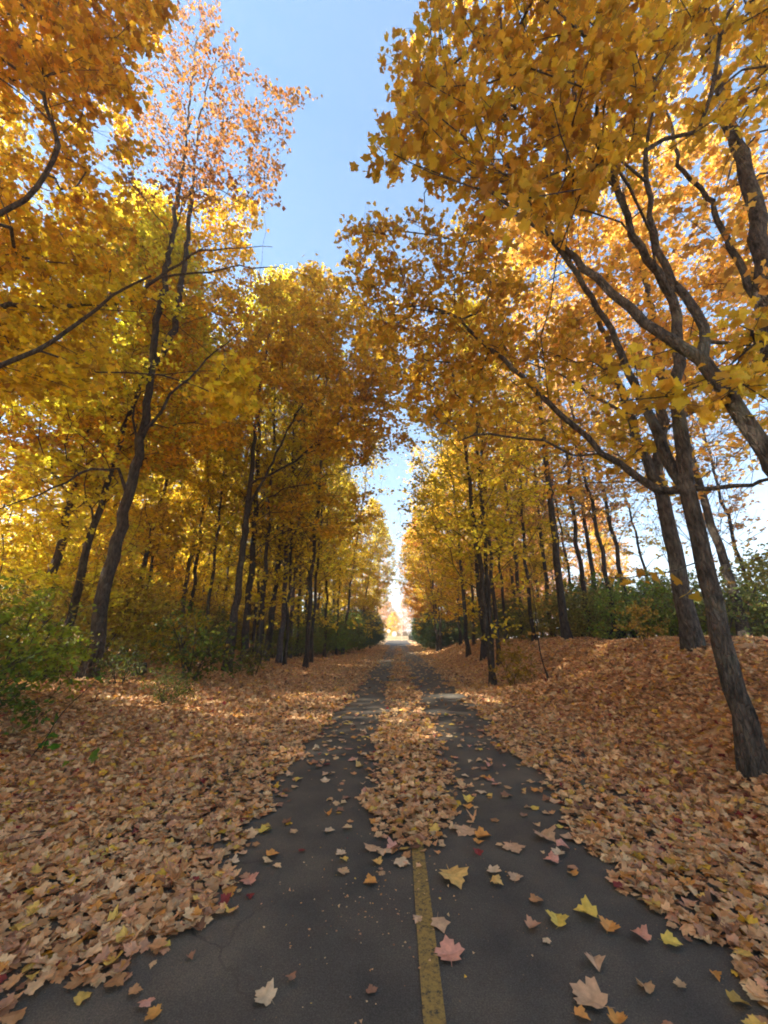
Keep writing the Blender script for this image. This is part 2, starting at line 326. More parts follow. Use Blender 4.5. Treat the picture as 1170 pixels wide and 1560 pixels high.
def leaf_arrays(pos, nrm, size, tmpl, curl, r):
    """one leaf per row of pos; returns verts, tri indices"""
    n = len(pos); T, tri = tmpl; k = len(T)
    nrm = nrm / np.linalg.norm(nrm, axis=1, keepdims=True)
    h = r.normal(size=(n, 3)); u = np.cross(nrm, h); u /= np.linalg.norm(u, axis=1, keepdims=True); v = np.cross(nrm, u)
    curl = curl * r.lognormal(0, 0.45, (n, 1))
    a, b, c = r.normal(size=(3, n, 1)) * curl; d = np.abs(r.normal(size=(n, 1))) * curl * 0.6
    x, y = T[:, 0][None], T[:, 1][None]
    z = a * x * x + b * y * y + c * x * y + d * np.abs(x)
    asp = 1 + r.normal(size=(n, 1)) * 0.10
    s = size[:, None]
    V = pos[:, None] + (x * asp * s)[..., None] * u[:, None] + (y * s)[..., None] * v[:, None] + (z * s)[..., None] * nrm[:, None]
    Fi = (np.arange(n) * k)[:, None, None] + tri[None]
    return V.reshape(-1, 3), Fi.reshape(-1, 3), len(tri)
def leaf_mesh(name, pos, nrm, size, tmpl, curl, mat, r, rnd=None):
    V, Fi, nt_ = leaf_arrays(pos, nrm, size, tmpl, curl, r)
    if rnd is None: rnd = r.random(len(pos))
    return mesh_np(name, V, Fi.ravel(), np.full(len(Fi), 3), mat, {'rnd': np.repeat(rnd, nt_)}, smooth=False)

def twig_tubes(A, B, r0, r1):
    """3-sided twigs from A to B, vectorised"""
    d = B - A; d /= np.linalg.norm(d, axis=1, keepdims=True) + 1e-9
    u = np.cross(d, [0.2, 0.3, 0.93]); u /= np.linalg.norm(u, axis=1, keepdims=True) + 1e-9; v = np.cross(d, u)
    vs_ = []
    for q, rad in ((A, r0), (B, r1)):
        for k in range(3):
            a = k * 2.094; vs_.append(q + (u * math.cos(a) + v * math.sin(a)) * rad)
    V = np.stack(vs_, 1); n = len(A); base = (np.arange(n) * 6)[:, None, None]
    f = np.array([(0, 1, 4, 3), (1, 2, 5, 4), (2, 0, 3, 5)])[None]
    return V.reshape(-1, 3), (base + f).reshape(-1, 4)
# borders between litter and bare asphalt (photo points carried down to the ground)
def border(pts):
    g = np.array([G(*p) for p in pts]); g = g[np.argsort(g[:, 1])]; return g[:, 1], g[:, 0]
LB = border([(62, 1560), (138, 1515), (255, 1440), (315, 1390), (335, 1340), (340, 1290), (400, 1220), (450, 1170), (500, 1110), (535, 1060), (562, 1030), (580, 1005), (590, 990)])
RB = border([(1165, 1560), (1110, 1500), (1030, 1440), (965, 1370), (905, 1300), (845, 1225), (790, 1170), (735, 1100), (690, 1050), (655, 1015), (635, 998), (622, 988)])
CL = border([(612, 1292), (580, 1250), (548, 1215), (562, 1170), (570, 1120), (588, 1060), (596, 1020), (600, 1000)])
CR = border([(678, 1292), (700, 1240), (692, 1200), (668, 1140), (655, 1100), (636, 1050), (622, 1020), (615, 1000)])
def cover(x, y):
    """0..1 how thickly leaves cover a point on the ground"""
    n = (vnoise(x * 2.3 + 3, y * 2.3) - 0.5) * 0.35 + (vnoise(x * 7, y * 7 + 2) - 0.5) * 0.22
    lb = np.interp(y, *LB); rb = np.interp(y, *RB)
    e = np.maximum(lb - x, x - rb) + n * 0.9
    side = sstep(-0.03, 0.07, e)
    cl = np.interp(y, *CL); cr = np.interp(y, *CR); ystart = CL[0][0]
    ce = np.minimum(x - cl, cr - x) + n * 0.8
    cen = sstep(-0.05, 0.08, ce) * sstep(ystart - 0.25, ystart + 0.35, y + n)
    # beyond the close view the strip breaks up into drifts
    gap = 1 - 0.75 * sstep(0.50, 0.62, vnoise(x * 0.5 + 7, y * 0.8 + 11)) * sstep(6, 9, y)
    fringe = 0.05 * np.exp(-np.maximum(-e, 0) / 0.22) + 0.05 * np.exp(-np.maximum(-ce, 0) / 0.25) * (y > ystart - 0.3)
    speck = 0.028 * sstep(3.0, 4.5, y) + 0.10 * sstep(8, 22, y)
    c = np.maximum.reduce([side, cen * gap, fringe, speck])
    return c * (1 - 0.9 * sstep(52, 62, y) * (side < 0.5))
def scatter(x0, x1, y0, y1, dens):
    n = int((x1 - x0) * (y1 - y0) * dens)
    x = rng.uniform(x0, x1, n); y = rng.uniform(y0, y1, n)
    k = rng.random(n) < cover(x, y); return x[k], y[k]
def litter(name, cells, tmpl, smin, smax, curl):
    xs, ys = [], []
    for c in cells:
        a, b = scatter(*c); xs.append(a); ys.append(b)
    x = np.concatenate(xs); y = np.concatenate(ys); n = len(x)
    on = (x > PL) & (x < PR)
    cv = cover(x, y)
    size = rng.uniform(smin, smax, n)
    lift = rng.random(n) ** 1.3 * np.where(cv > 0.5, np.where(on, 0.015, 0.03), 0.003) + 0.008 + size * 0.05
    z = height(x, y) + lift + 0.004
    tilt = np.where(cv > 0.5, np.where(on, 0.22, 0.34), 0.10)[:, None]
    nr = np.array([0, 0, 1.0]) + rng.normal(size=(n, 3)) * tilt; nr[:, 2] = np.abs(nr[:, 2])
    me = leaf_mesh(name, np.stack([x, y, z], 1), nr, size, tmpl, curl, M_LITTER, rng)
    print(name, n)
    return obj(name, me)
o = litter('leaf_litter', [(-5, 5, 0.5, 3.5, 1150), (-7, 7, 3.5, 6.5, 850)], T_HI, 0.034, 0.082, 0.36)
tag(o, 'thick carpet of fallen maple leaves, tan, orange and russet, beside the near asphalt', 'fallen leaves', kind='stuff')
o = litter('leaf_litter', [(-12, 8, 6.5, 12, 420), (-18, 10, 12, 22, 190), (-3.5, 4, 22, 60, 100)], T_LO, 0.055, 0.125, 0.4)
tag(o, 'carpet of fallen leaves reaching along the path towards its far end', 'fallen leaves', kind='stuff')
o = litter('leaf_litter', [(-32, -3.4, 22, 60, 14), (4, 16, 22, 60, 14), (-32, -18, 5, 22, 25), (-12, -5, -3, 6, 60), (5, 12, -3, 6.5, 60), (-6, 6, -4, .5, 60)], T_LO, 0.14, 0.26, 0.45)
tag(o, 'fallen leaves spread over the floor of the wood on both sides', 'fallen leaves', kind='stuff')

nc = 320
cx_ = np.concatenate([rng.normal(-0.12, 0.26, nc // 2), rng.normal(-0.1, 0.7, nc // 2)]); cy_ = np.concatenate([rng.normal(2.35, 0.3, nc // 2), 2.2 + 4 * rng.random(nc // 2)])
cr_ = leaf_mesh('leaf_crumbs', np.stack([cx_, cy_, np.full(nc // 2 * 2, 0.013)], 1), np.array([0, 0, 1.0]) + rng.normal(size=(nc // 2 * 2, 3)) * 0.1, rng.uniform(0.004, 0.016, nc // 2 * 2), T_LO, 0.4, M_LITTER, rng)
tag(obj('leaf_crumbs', cr_), 'crumbs of broken dry leaf scattered on the asphalt around the lower end of the drift', 'leaf crumbs', kind='stuff')
# small dead twigs lying in the litter
nt2 = 420; tx = rng.uniform(-7, 7, nt2 * 2); ty = rng.uniform(1.2, 14, nt2 * 2); kk = (cover(tx, ty) > 0.8) & ((tx < PL) | (tx > PR)); tx, ty = tx[kk], ty[kk]; ta = rng.uniform(0, 6.28, len(tx)); tl_ = rng.uniform(0.05, 0.28, len(tx))
tA = np.stack([tx, ty, height(tx, ty) + 0.045], 1); tB = tA + np.stack([np.cos(ta) * tl_, np.sin(ta) * tl_, rng.normal(size=len(tx)) * 0.02], 1)
tv, tf = twig_tubes(tA, tB, 0.004, 0.002)
tag(obj('dead_twigs', mesh_np('dead_twigs', tv, tf.ravel(), np.full(len(tf), 4), M_BARK2)), 'thin dead twigs scattered among the fallen leaves', 'twigs', kind='stuff')
# loose leaves on bare asphalt, each a thing
def one_leaf(px, py, wpx, col, label, group='loose leaves on the bare asphalt', rz=None, tm=T_HI, xy=None):
    g = G(px, py) if xy is None else np.array([xy[0], xy[1], 0])
    dep = project(np.array([[g[0], g[1], 0]]))[2][0]
    s = wpx / FPX * dep if wpx > 1 else wpx
    r = np.random.default_rng(int(px * 7 + py * 13 + g[0] * 1000 + 50000))
    T, tri = tm; x, y = T[:, 0] * (1 + r.normal() * 0.08), T[:, 1]
    a, b, c, d = r.normal(size=4) * 0.45
    z = a * x * x + b * y * y + c * x * y + abs(d) * np.abs(x)
    V = np.stack([x * s, y * s, (z - z.min()) * s * 0.8 + 0.004], 1)
    F = [tuple(t) for t in tri]
    # leaf stalk
    k = len(V); e = r.normal() * 0.08
    st = np.array([(-.012, -.28, 0), (.012, -.28, 0), (e + .006, -.55, 0.03), (e - .006, -.55, 0.03)]) * s; st[:, 2] += V[1, 2]
    V = np.vstack([V, st]); F += [(k, k + 1, k + 2), (k, k + 2, k + 3)]
    me = mesh_np('fallen_leaf', V, np.array(F).ravel(), np.full(len(F), 3), leafcol(col))
    o = obj('fallen_leaf', me); o.location = (g[0], g[1], 0.45 * float(sstep(45, 90, g[1])) + 0.006)
    o.rotation_euler = (r.normal() * 0.06, r.normal() * 0.06, r.uniform(0, 6.28) if rz is None else rz)
    tag(o, label, 'leaf', group); return o
_lc = {}
COLS = dict(tan=(0.56, 0.36, 0.20), pink=(0.62, 0.30, 0.20), yellow=(0.68, 0.50, 0.08), orange=(0.66, 0.30, 0.06), cream=(0.62, 0.47, 0.28), brown=(0.30, 0.15, 0.08), gold=(0.66, 0.42, 0.12))
def leafcol(c):
    if c not in _lc: _lc[c] = plain('loose_leaf_' + c, COLS[c], 0.6, nscale=45, amt=0.22)
    return _lc[c]
NAMED = [(685, 1460, 42, 'pink', 'pinkish five-pointed maple leaf just right of the yellow line'),
 (903, 1530, 52, 'tan', 'largest tan leaf at the bottom right of the asphalt'),
 (405, 1524, 32, 'cream', 'pale cream maple leaf lying alone at the bottom left of the asphalt'),
 (690, 1341, 44, 'gold', 'wide leaf half yellow half tan, right of where the yellow line starts'),
 (850, 1411, 30, 'yellow', 'pale yellow leaf left of the pair on the right lane'),
 (897, 1398, 32, 'yellow', 'pale yellow leaf at the top of the pair on the right lane'),
 (928, 1419, 28, 'orange', 'rounded orange leaf below the pale yellow pair on the right lane'),
 (979, 1434, 28, 'pink', 'pinkish leaf close to the right litter edge'),
 (1022, 1442, 26, 'yellow', 'yellow leaf touching the right litter edge'),
 (834, 1438, 14, 'cream', 'smallest cream scrap below the pale yellow leaves of the right lane'),
 (752, 1332, 22, 'cream', 'cream leaf at the top of a touching pair in the right lane'),
 (756, 1349, 18, 'gold', 'golden leaf at the bottom of a touching pair in the right lane'),
 (786, 1342, 22, 'tan', 'tan leaf right of the touching pair in the right lane'),
 (782, 1293, 32, 'tan', 'broad tan leaf near the lower end of the leaf drift'),
 (735, 1278, 24, 'orange', 'orange-brown curled leaf right of the leaf drift end'),
 (710, 1268, 34, 'tan', 'long tan leaf touching the right flank of the leaf drift'),
 (852, 1303, 20, 'cream', 'cream leaf high in the right lane'),
 (843, 1315, 22, 'pink', 'pinkish leaf under a cream leaf high in the right lane'),
 (831, 1279, 34, 'tan', 'wide tan leaf close to the right litter edge'),
 (403, 1270, 20, 'yellow', 'yellow leaf high in the left lane'),
 (413, 1306, 20, 'orange', 'orange leaf in the left lane'),
 (380, 1347, 30, 'pink', 'pinkish leaf by the left litter edge'),
 (353, 1318, 18, 'cream', 'cream leaf by the left litter edge'),
 (370, 1304, 14, 'tan', 'small curled tan leaf by the left litter edge'),
 (340, 1345, 18, 'tan', 'tan leaf hugging the left litter edge'),
 (253, 1446, 15, 'yellow', 'small bright yellow leaf below the left litter edge'),
 (566, 1348, 20, 'orange', 'small orange leaf in the middle of the path, left of the yellow line'),
 (288, 1464, 12, 'brown', 'tiny brown leaf below the left litter edge'),
 (220, 1540, 22, 'pink', 'pinkish leaf at the lower left corner of the asphalt'),
 (565, 1515, 18, 'brown', 'small brown curled leaf left of the yellow line near the bottom'),
 (443, 1499, 16, 'brown', 'thin brown leaf scrap in the left lane near the bottom'),
 (637, 1405, 14, 'tan', 'tan leaf scrap lying on the yellow line'),
 (520, 1303, 16, 'cream', 'pale leaf left of the leaf drift end'),
 (585, 1303, 26, 'tan', 'tan leaf in the crumbs below the leaf drift'),
 (610, 1318, 24, 'cream', 'cream leaf in the crumbs below the leaf drift'),
 (600, 1296, 22, 'pink', 'pinkish leaf tucked against the end of the leaf drift'),
 (575, 1318, 16, 'gold', 'small golden leaf in the crumbs below the leaf drift'),
 (885, 1555, 22, 'orange', 'orange leaf cut by the lower frame edge at right')]
for px, py, wp, c, lab in NAMED: one_leaf(px, py, wp * 1.12, c, lab)
# smaller ones farther along the two lanes
cnt = 0
rr = np.random.default_rng(21)
cols = ['tan', 'cream', 'pink', 'gold', 'tan', 'orange', 'brown', 'yellow']
while cnt < 170:
    y = 1.7 + 5.6 * rr.random() ** 0.6; x = rr.uniform(PL, PR)
    if cover(x, y) > 0.4 or (y < 2.9 and rr.random() < 0.75): continue
    px, py, _ = project(np.array([[x, y, 0.0]]))
    if px[0] < 0 or px[0] > 1170 or py[0] > 1560: continue
    side = 'left' if x < 0.15 else 'right'
    c = cols[rr.integers(len(cols))]
    one_leaf(cnt * 3, cnt, float(rr.uniform(0.05, 0.11)), c, 'small %s leaf lying loose on the asphalt in the %s lane' % (c, side), 'small loose leaves in the %s lane' % side, tm=T_MID, xy=(x, y))
    cnt += 1

# ------------------------------------------------------------------ trees
class Skel:
    def __init__(s): s.p = []; s.par = []; s.rmin = []; s.len = []
    def add(s, p, par, r=0.0):
        s.p.append(np.asarray(p, float)); s.par.append(par); s.rmin.append(r)
        s.len.append(0.0 if par < 0 else s.len[par] + float(np.linalg.norm(s.p[-1] - s.p[par]))); return len(s.p) - 1
    def chain(s, pts, r0, r1, par=None, step=0.3, wob=0.03, r=None):
        """smooth limb through pts; starts at the nearest existing node unless it is the first"""
        pts = [np.asarray(q, float) for q in pts]
        if s.p and par is None:
            A = np.array(s.p); par = int(np.argmin(np.linalg.norm(A - pts[0], axis=1)))
            pts = [s.p[par]] + pts[1:]
        Q = [2 * pts[0] - pts[1]] + pts + [2 * pts[-1] - pts[-2]]
        out = []
        for i in range(1, len(Q) - 2):
            n = max(2, int(np.linalg.norm(Q[i + 1] - Q[i]) / step))
            for t in np.linspace(0, 1, n, endpoint=False):
                out.append(0.5 * ((2 * Q[i]) + (-Q[i - 1] + Q[i + 1]) * t + (2 * Q[i - 1] - 5 * Q[i] + 4 * Q[i + 1] - Q[i + 2]) * t * t + (-Q[i - 1] + 3 * Q[i] - 3 * Q[i + 1] + Q[i + 2]) * t ** 3))
        out.append(pts[-1]); idx = []
        n = len(out)
        for k, q in enumerate(out):
            if k == 0 and par is not None: last = par; idx.append(par); continue
            q = q + (r.normal(size=3) * wob if r is not None and 0 < k < n - 1 else 0)
            last = s.add(q, -1 if k == 0 else last, r0 + (r1 - r0) * k / (n - 1)); idx.append(last)
        return idx
    def connect(s, tips, r, bf=0.25, step=0.45, up=2.5, rise=0.35, minnode=0):
        tips = np.asarray(tips, float); ends = []
        A = np.array(s.p)
        D = np.array([np.min(np.linalg.norm(A[minnode:] - t, axis=1)) for t in tips])
        Pn = np.zeros((len(s.p) + len(tips) * 12, 3)); Pn[:len(s.p)] = A
        Ln = np.zeros(len(Pn)); Ln[:len(s.p)] = s.len; N = len(s.p)
        for ti in np.argsort(D):
            t = tips[ti]; d = Pn[minnode:N] - t; ho = np.hypot(d[:, 0], d[:, 1]); dist = np.linalg.norm(d, axis=1)
            cost = dist + bf * Ln[minnode:N] + up * np.maximum(0, d[:, 2] + rise * ho)
            k = int(np.argmin(cost)) + minnode
            a = Pn[k]; L = np.linalg.norm(t - a)
            n = int(min(10, max(1, round(L / step))))
            pk = s.par[k]; tang = (a - Pn[pk]) if pk >= 0 else np.array([0, 0, 1.0]); tl = np.linalg.norm(tang) + 1e-9; tang = tang / tl
            ctrl = a + tang * L * 0.22 + (t - a) * 0.3; ctrl[2] += L * 0.06
            last = k
            for j in range(1, n + 1):
                u = j / n; q = (1 - u) ** 2 * a + 2 * u * (1 - u) * ctrl + u * u * t
                if j < n: q = q + r.normal(size=3) * 0.03 * min(L, 1.5)
                last = s.add(q, last); Pn[N] = q; Ln[N] = s.len[-1]; N += 1
            ends.append(last)
        return ends
    def radii(s, r0, p=2.25, rmax=None):
        n = len(s.p); acc = np.zeros(n); rad = np.zeros(n)
        for i in range(n - 1, -1, -1):
            rad[i] = max((acc[i] if acc[i] > 0 else r0 ** p) ** (1 / p), s.rmin[i])
            if s.par[i] >= 0: acc[s.par[i]] += min(rad[i], (rmax or 9)) ** p if s.rmin[i] == 0 else (acc[i] if acc[i] > 0 else r0 ** p)
        for i in range(n):
            pr = s.par[i]
            if pr >= 0: rad[i] = min(rad[i], rad[pr])
        return rad
def tubes(s, rad, r, flare=True, drop=None):
    n = len(s.p); kids = [[] for _ in range(n)]
    for i in range(n):
        if s.par[i] >= 0: kids[s.par[i]].append(i)
    V, Fq, off = [], [], 0
    starts = [(i, [i]) for i in range(n) if s.par[i] < 0]
    while starts:
        i, ch = starts.pop()
        while kids[i]:
            ks = sorted(kids[i], key=lambda q: -rad[q])
            for q in ks[1:]: starts.append((q, [i, q]))
            i = ks[0]; ch.append(i)
        if len(ch) < 2: continue
        pts = np.array([s.p[q] for q in ch]); rr_ = np.array([rad[q] for q in ch]); first_own = s.par[ch[0]] >= 0 or len(ch) > 1
        if s.par[ch[0]] >= 0 or ch[0] != ch[0]: pass
        if len(ch) > 1 and s.par[ch[1]] == ch[0] and (s.par[ch[0]] >= 0 or V): rr_[0] = min(rr_[0], rr_[1] * 1.25)
        R0 = rr_.max(); k = 14 if R0 > 0.08 else 8 if R0 > 0.03 else 5 if R0 > 0.012 else 3
        tg = np.gradient(pts, axis=0); tg /= np.linalg.norm(tg, axis=1, keepdims=True) + 1e-9
        u = np.cross(tg[0], [0.31, 0.95, 0.1]); u /= np.linalg.norm(u)
        ang = np.arange(k) * 2 * math.pi / k; ca, sa = np.cos(ang), np.sin(ang)
        lob = 1 + (r.normal(size=k) * 0.05 if k >= 8 else 0)
        trunk = s.par[ch[0]] < 0
        for j in range(len(ch)):
            u = u - tg[j] * u.dot(tg[j]); u /= np.linalg.norm(u) + 1e-9; v = np.cross(tg[j], u)
            q = rr_[j] * lob
            if k >= 14: q = q * (1 + r.normal(size=k) * 0.02)
            if trunk and flare:
                hgt = max(0.0, pts[j][2] - pts[0][2] - 0.22); q = q * (1 + 0.55 * math.exp(-hgt / (R0 * 1.6)) * (1 + 0.35 * np.cos(ang * 5 + 1)))
            V.append(pts[j] + np.outer(ca * q, u) + np.outer(sa * q, v))
        m = len(ch); a = np.arange(m - 1)[:, None] * k; b = np.arange(k)[None]; b2 = (b + 1) % k
        Fq.append((np.stack([a + b, a + b2, a + k + b2, a + k + b], -1).reshape(-1, 4)) + off); off += m * k
    return np.vstack(V), np.vstack(Fq)
def sprays(s, ends, r, ntw, tlen, per, flat=0.35):
    """twigs at branch tips with leaves along them; returns twig A, B and leaf positions"""
    tip = np.array([s.p[e] for e in ends]); par = np.array([s.p[s.par[e]] for e in ends])
    d = tip - par; d /= np.linalg.norm(d, axis=1, keepdims=True) + 1e-9
    n = len(tip); A = np.repeat(tip, ntw, 0); D = np.repeat(d, ntw, 0)
    D = D * 0.7 + r.normal(size=D.shape) * np.array([0.8, 0.8, flat]); D /= np.linalg.norm(D, axis=1, keepdims=True)
    A = A - np.repeat(d, ntw, 0) * r.random((n * ntw, 1)) * tlen * 0.7
    L = tlen * r.uniform(0.5, 1.15, (n * ntw, 1)); B = A + D * L
    t = r.uniform(0.15, 1.08, (n * ntw, per, 1))
    Lp = A[:, None] + (B - A)[:, None] * t + r.normal(size=(n * ntw, per, 3)) * np.array([0.09, 0.09, 0.05]) * min(1, tlen / 0.5)
    Lp[..., 2] -= 0.03
    return A, B, Lp.reshape(-1, 3)
def leafnormals(n, r, spread=0.55):
    q = np.array([0, 0, 1.0]) + r.normal(size=(n, 3)) * spread; return q
class TreeBuild:
    def __init__(self, seed): self.s = Skel(); self.r = np.random.default_rng(seed); self.ends = []; self.tw = []; self.lv = []; self.bare = 0
    def leaves(self, ends, ntw=4, tlen=0.5, per=6, flat=0.35, frac=1.0):
        A, B, L = sprays(self.s, ends, self.r, ntw, tlen, per, flat)
        self.tw.append((A, B)); k = self.r.random(len(L)) < frac; self.lv.append(L[k])
    def trunk_mesh(self, mat, r0=0.006, twr=0.003, rmax=None, p=2.25, origin=(0, 0, 0), flare=True):
        rad = self.s.radii(r0, p, rmax); V, Fq = tubes(self.s, rad, self.r, flare)
        if self.tw:
            A = np.vstack([q[0] for q in self.tw]); B = np.vstack([q[1] for q in self.tw])
            v2, f2 = twig_tubes(A, B, twr * 1.3, twr * 0.6); Fq = np.vstack([Fq, f2 + len(V)]); V = np.vstack([V, v2])
        return mesh_np('trunk', V - np.array(origin), Fq.ravel(), np.full(len(Fq), 4), mat, smooth=True)
    def crown_mesh(self, mat, size, tmpl, curl=0.5, origin=(0, 0, 0), name='crown', spread=0.6):
        L = np.vstack(self.lv); sz = self.r.uniform(size[0], size[1], len(L))
        return leaf_mesh(name, L - np.array(origin), leafnormals(len(L), self.r, spread), sz, tmpl, curl, mat, self.r)

def crown_tips(r, n, H, cb, Rc, top=0.35, cx=0, cy=0, shell=0.5):
    """random points of a rounded crown from height cb to H"""
    out = []
    while len(out) < n:
        u = r.random(); z = cb + (H - cb) * u
        prof = Rc * (math.sin(math.pi * min(1, (u + 0.12) / 1.12) ** 0.8) ** 0.7)
        q = r.random() ** shell; a = r.uniform(0, 6.283)
        out.append((cx + prof * q * math.cos(a), cy + prof * q * math.sin(a), z))
    return np.array(out)
def generic(seed, H, tr, cb, Rc, ntips, lsize, tmpl, stems=1, ntw=4, per=6, tlen=0.6, frac=1.0, low=0, bark=None, up=2.5, rise=0.5, r0=0.007, lean=0.3, mat=None, twr=0.004):
    t = TreeBuild(seed); r = t.r
    for k in range(stems):
        a = r.uniform(0, 6.28); b = 0.10 if stems > 1 else 0; sp = (0.9 if stems > 1 else 0)
        lx, ly = r.normal(size=2) * lean
        t.s.chain([(b * math.cos(a + k * 2.1), b * math.sin(a + k * 2.1), -0.15), (sp * .4 * math.cos(a + k * 2.1) + lx * .3, sp * .4 * math.sin(a + k * 2.1) + ly * .3, H * 0.35), (sp * math.cos(a + k * 2.1) + lx, sp * math.sin(a + k * 2.1) + ly, H * 0.7), (lx * 1.2 + r.normal() * .3, ly * 1.2 + r.normal() * .3, H * 0.97)],
                  tr * (1 if k == 0 else 0.75), 0.012, par=-1 if k else None, step=0.6, wob=0.035, r=r) if k == 0 or True else None
    tips = crown_tips(r, ntips, H, cb, Rc)
    if low:
        lz = r.uniform(cb * 0.35, cb * 1.1, low); a = r.uniform(0, 6.28, low); q = r.uniform(0.6, 2.2, low)
        tips = np.vstack([tips, np.stack([q * np.cos(a), q * np.sin(a), lz], 1)])
    ends = t.s.connect(tips, r, bf=0.2, step=0.55, up=up, rise=rise, minnode=3)
    t.leaves(ends, ntw, tlen, per, frac=frac)
    tm = t.trunk_mesh(bark or M_BARK2, r0=r0, twr=twr); cm = t.crown_mesh(mat or M_LEAF, lsize, tmpl)
    return tm, cm
# Skel.chain with par=-1 must start a new root
_oldchain = Skel.chain
def _chain(s, pts, r0, r1, par=None, **k):
    if par == -1:
        # a second stem: give it its own root node first
        root = s.add(pts[0], -1, r0); return _oldchain(s, pts, r0, r1, par=root, **k)
    return _oldchain(s, pts, r0, r1, par=par, **k)
Skel.chain = _chain

YEL, GOLD, ORG, BRN, OLV = (0.90, 0.75, 0.06), (0.85, 0.64, 0.05), (0.86, 0.48, 0.07), (0.42, 0.17, 0.03), (0.50, 0.33, 0.02)
PEACH, GRN, DGRN, LIME = (0.84, 0.50, 0.16), (0.10, 0.16, 0.018), (0.09, 0.16, 0.05), (0.22, 0.27, 0.025)
def jit(c, k=0.08):
    return tuple(max(0.0, q * (1 + random.uniform(-k, k))) for q in c) + (1.0,)

VAR = {}
VAR['tall1'] = generic(11, 19, 0.135, 6.0, 3.4, 400, (0.13, 0.20), T_LO, low=40, ntw=5, per=8, tlen=0.7)
VAR['tall2'] = generic(12, 17, 0.11, 4.5, 3.1, 380, (0.13, 0.20), T_LO, low=50, ntw=5, per=8, tlen=0.7, lean=0.6)
VAR['tall3'] = generic(13, 21, 0.16, 7.0, 4.0, 460, (0.13, 0.20), T_LO, low=36, ntw=5, per=8, tlen=0.75)
VAR['multi'] = generic(14, 15, 0.10, 4.0, 3.0, 340, (0.11, 0.17), T_LO, stems=3, low=16, ntw=4, per=7, tlen=0.65)
VAR['low'] = generic(15, 8, 0.06, 1.6, 2.6, 300, (0.12, 0.18), T_LO, low=10, ntw=5, per=7, tlen=0.6)
VAR['thin'] = generic(16, 14, 0.08, 4.5, 1.9, 130, (0.12, 0.18), T_LO, low=12, ntw=3, per=5, tlen=0.6, frac=0.7)
VAR['bare'] = generic(17, 19, 0.12, 5.0, 3.0, 420, (0.09, 0.13), T_LO, low=6, ntw=5, per=2, tlen=1.0, frac=0.25, bark=M_GREYTWIG, up=4, rise=1.3, r0=0.006)
VAR['sparse'] = generic(18, 16, 0.12, 5.5, 3.0, 200, (0.12, 0.18), T_LO, low=8, ntw=4, per=4, tlen=0.8, frac=0.55)

def place(var, x, y, sc=1.0, rz=None, col=YEL, label='', cat='tree', group=None, name='maple_tree', tilt=(0, 0), zs=1.0):
    tm, cm = VAR[var]
    e = empty(name, (x, y, hz(x, y) - 0.02), random.uniform(0, 6.28) if rz is None else rz)
    e.rotation_euler[0] = tilt[0]; e.rotation_euler[1] = tilt[1]
    e.scale = (sc, sc, sc * zs)
    obj('trunk', tm, e); c = obj('crown', cm, e); c.color = jit(col)
    return tag(e, label, cat, group)
def at(px, Y):
    return (px - VPX) / 622.0 * Y

# --- left row of named trees
G1 = 'maples of the left row'
for px, Y, v, sc, col, lab in [
    (40, 12, 'tall3', 0.95, YEL, 'dark-trunked yellow maple standing behind the green shrubs at the far left'),
    (122, 15, 'tall1', 0.85, YEL, 'pale slim-trunked maple just left of the big leaning trunk'),
    (180, 14.5, 'tall2', 0.95, YEL, 'maple trunk just right of the big leaning trunk, left one of a close pair'),
    (200, 17, 'thin', 1.2, YEL, 'thinner maple trunk of the close pair right of the big leaning trunk'),
    (238, 20, 'tall2', 0.9, YEL, 'slim yellow maple in the gap between the leaning trunk and the cluster'),
    (370, 15.5, 'tall3', 0.92, GOLD, 'stout dark trunk at the left front of the cluster, slightly spreading at its foot'),
    (400, 17.5, 'multi', 1.15, GOLD, 'forked trunk in the middle of the left cluster with a patchy grey base'),
    (424, 16.5, 'bare', 0.98, GOLD, 'mottled trunk at the right front of the cluster with bare grey upper twigs'),
    (440, 20, 'bare', 0.95, GOLD, 'leafless-topped tree behind the cluster with fine grey twigs'),
    (462, 24, 'tall2', 0.95, YEL, 'straight maple right of the left cluster, above the green bushes'),
    (482, 27, 'thin', 1.2, GOLD, 'thin straight trunk rising from the left bushes'),
    (505, 32, 'tall1', 0.85, GOLD, 'gold maple standing in the middle of the left bushes'),
    (522, 38, 'tall2', 0.85, GOLD, 'gold maple above the dark part of the left hedge'),
    (538, 44, 'sparse', 0.85, ORG, 'thinly leaved orange tree above the left dark hedge'),
    (553, 52, 'sparse', 0.8, ORG, 'sparse orange tree at the far end of the left row')]:
    place(v, at(px, Y), Y, sc, None, col, lab, group=G1)
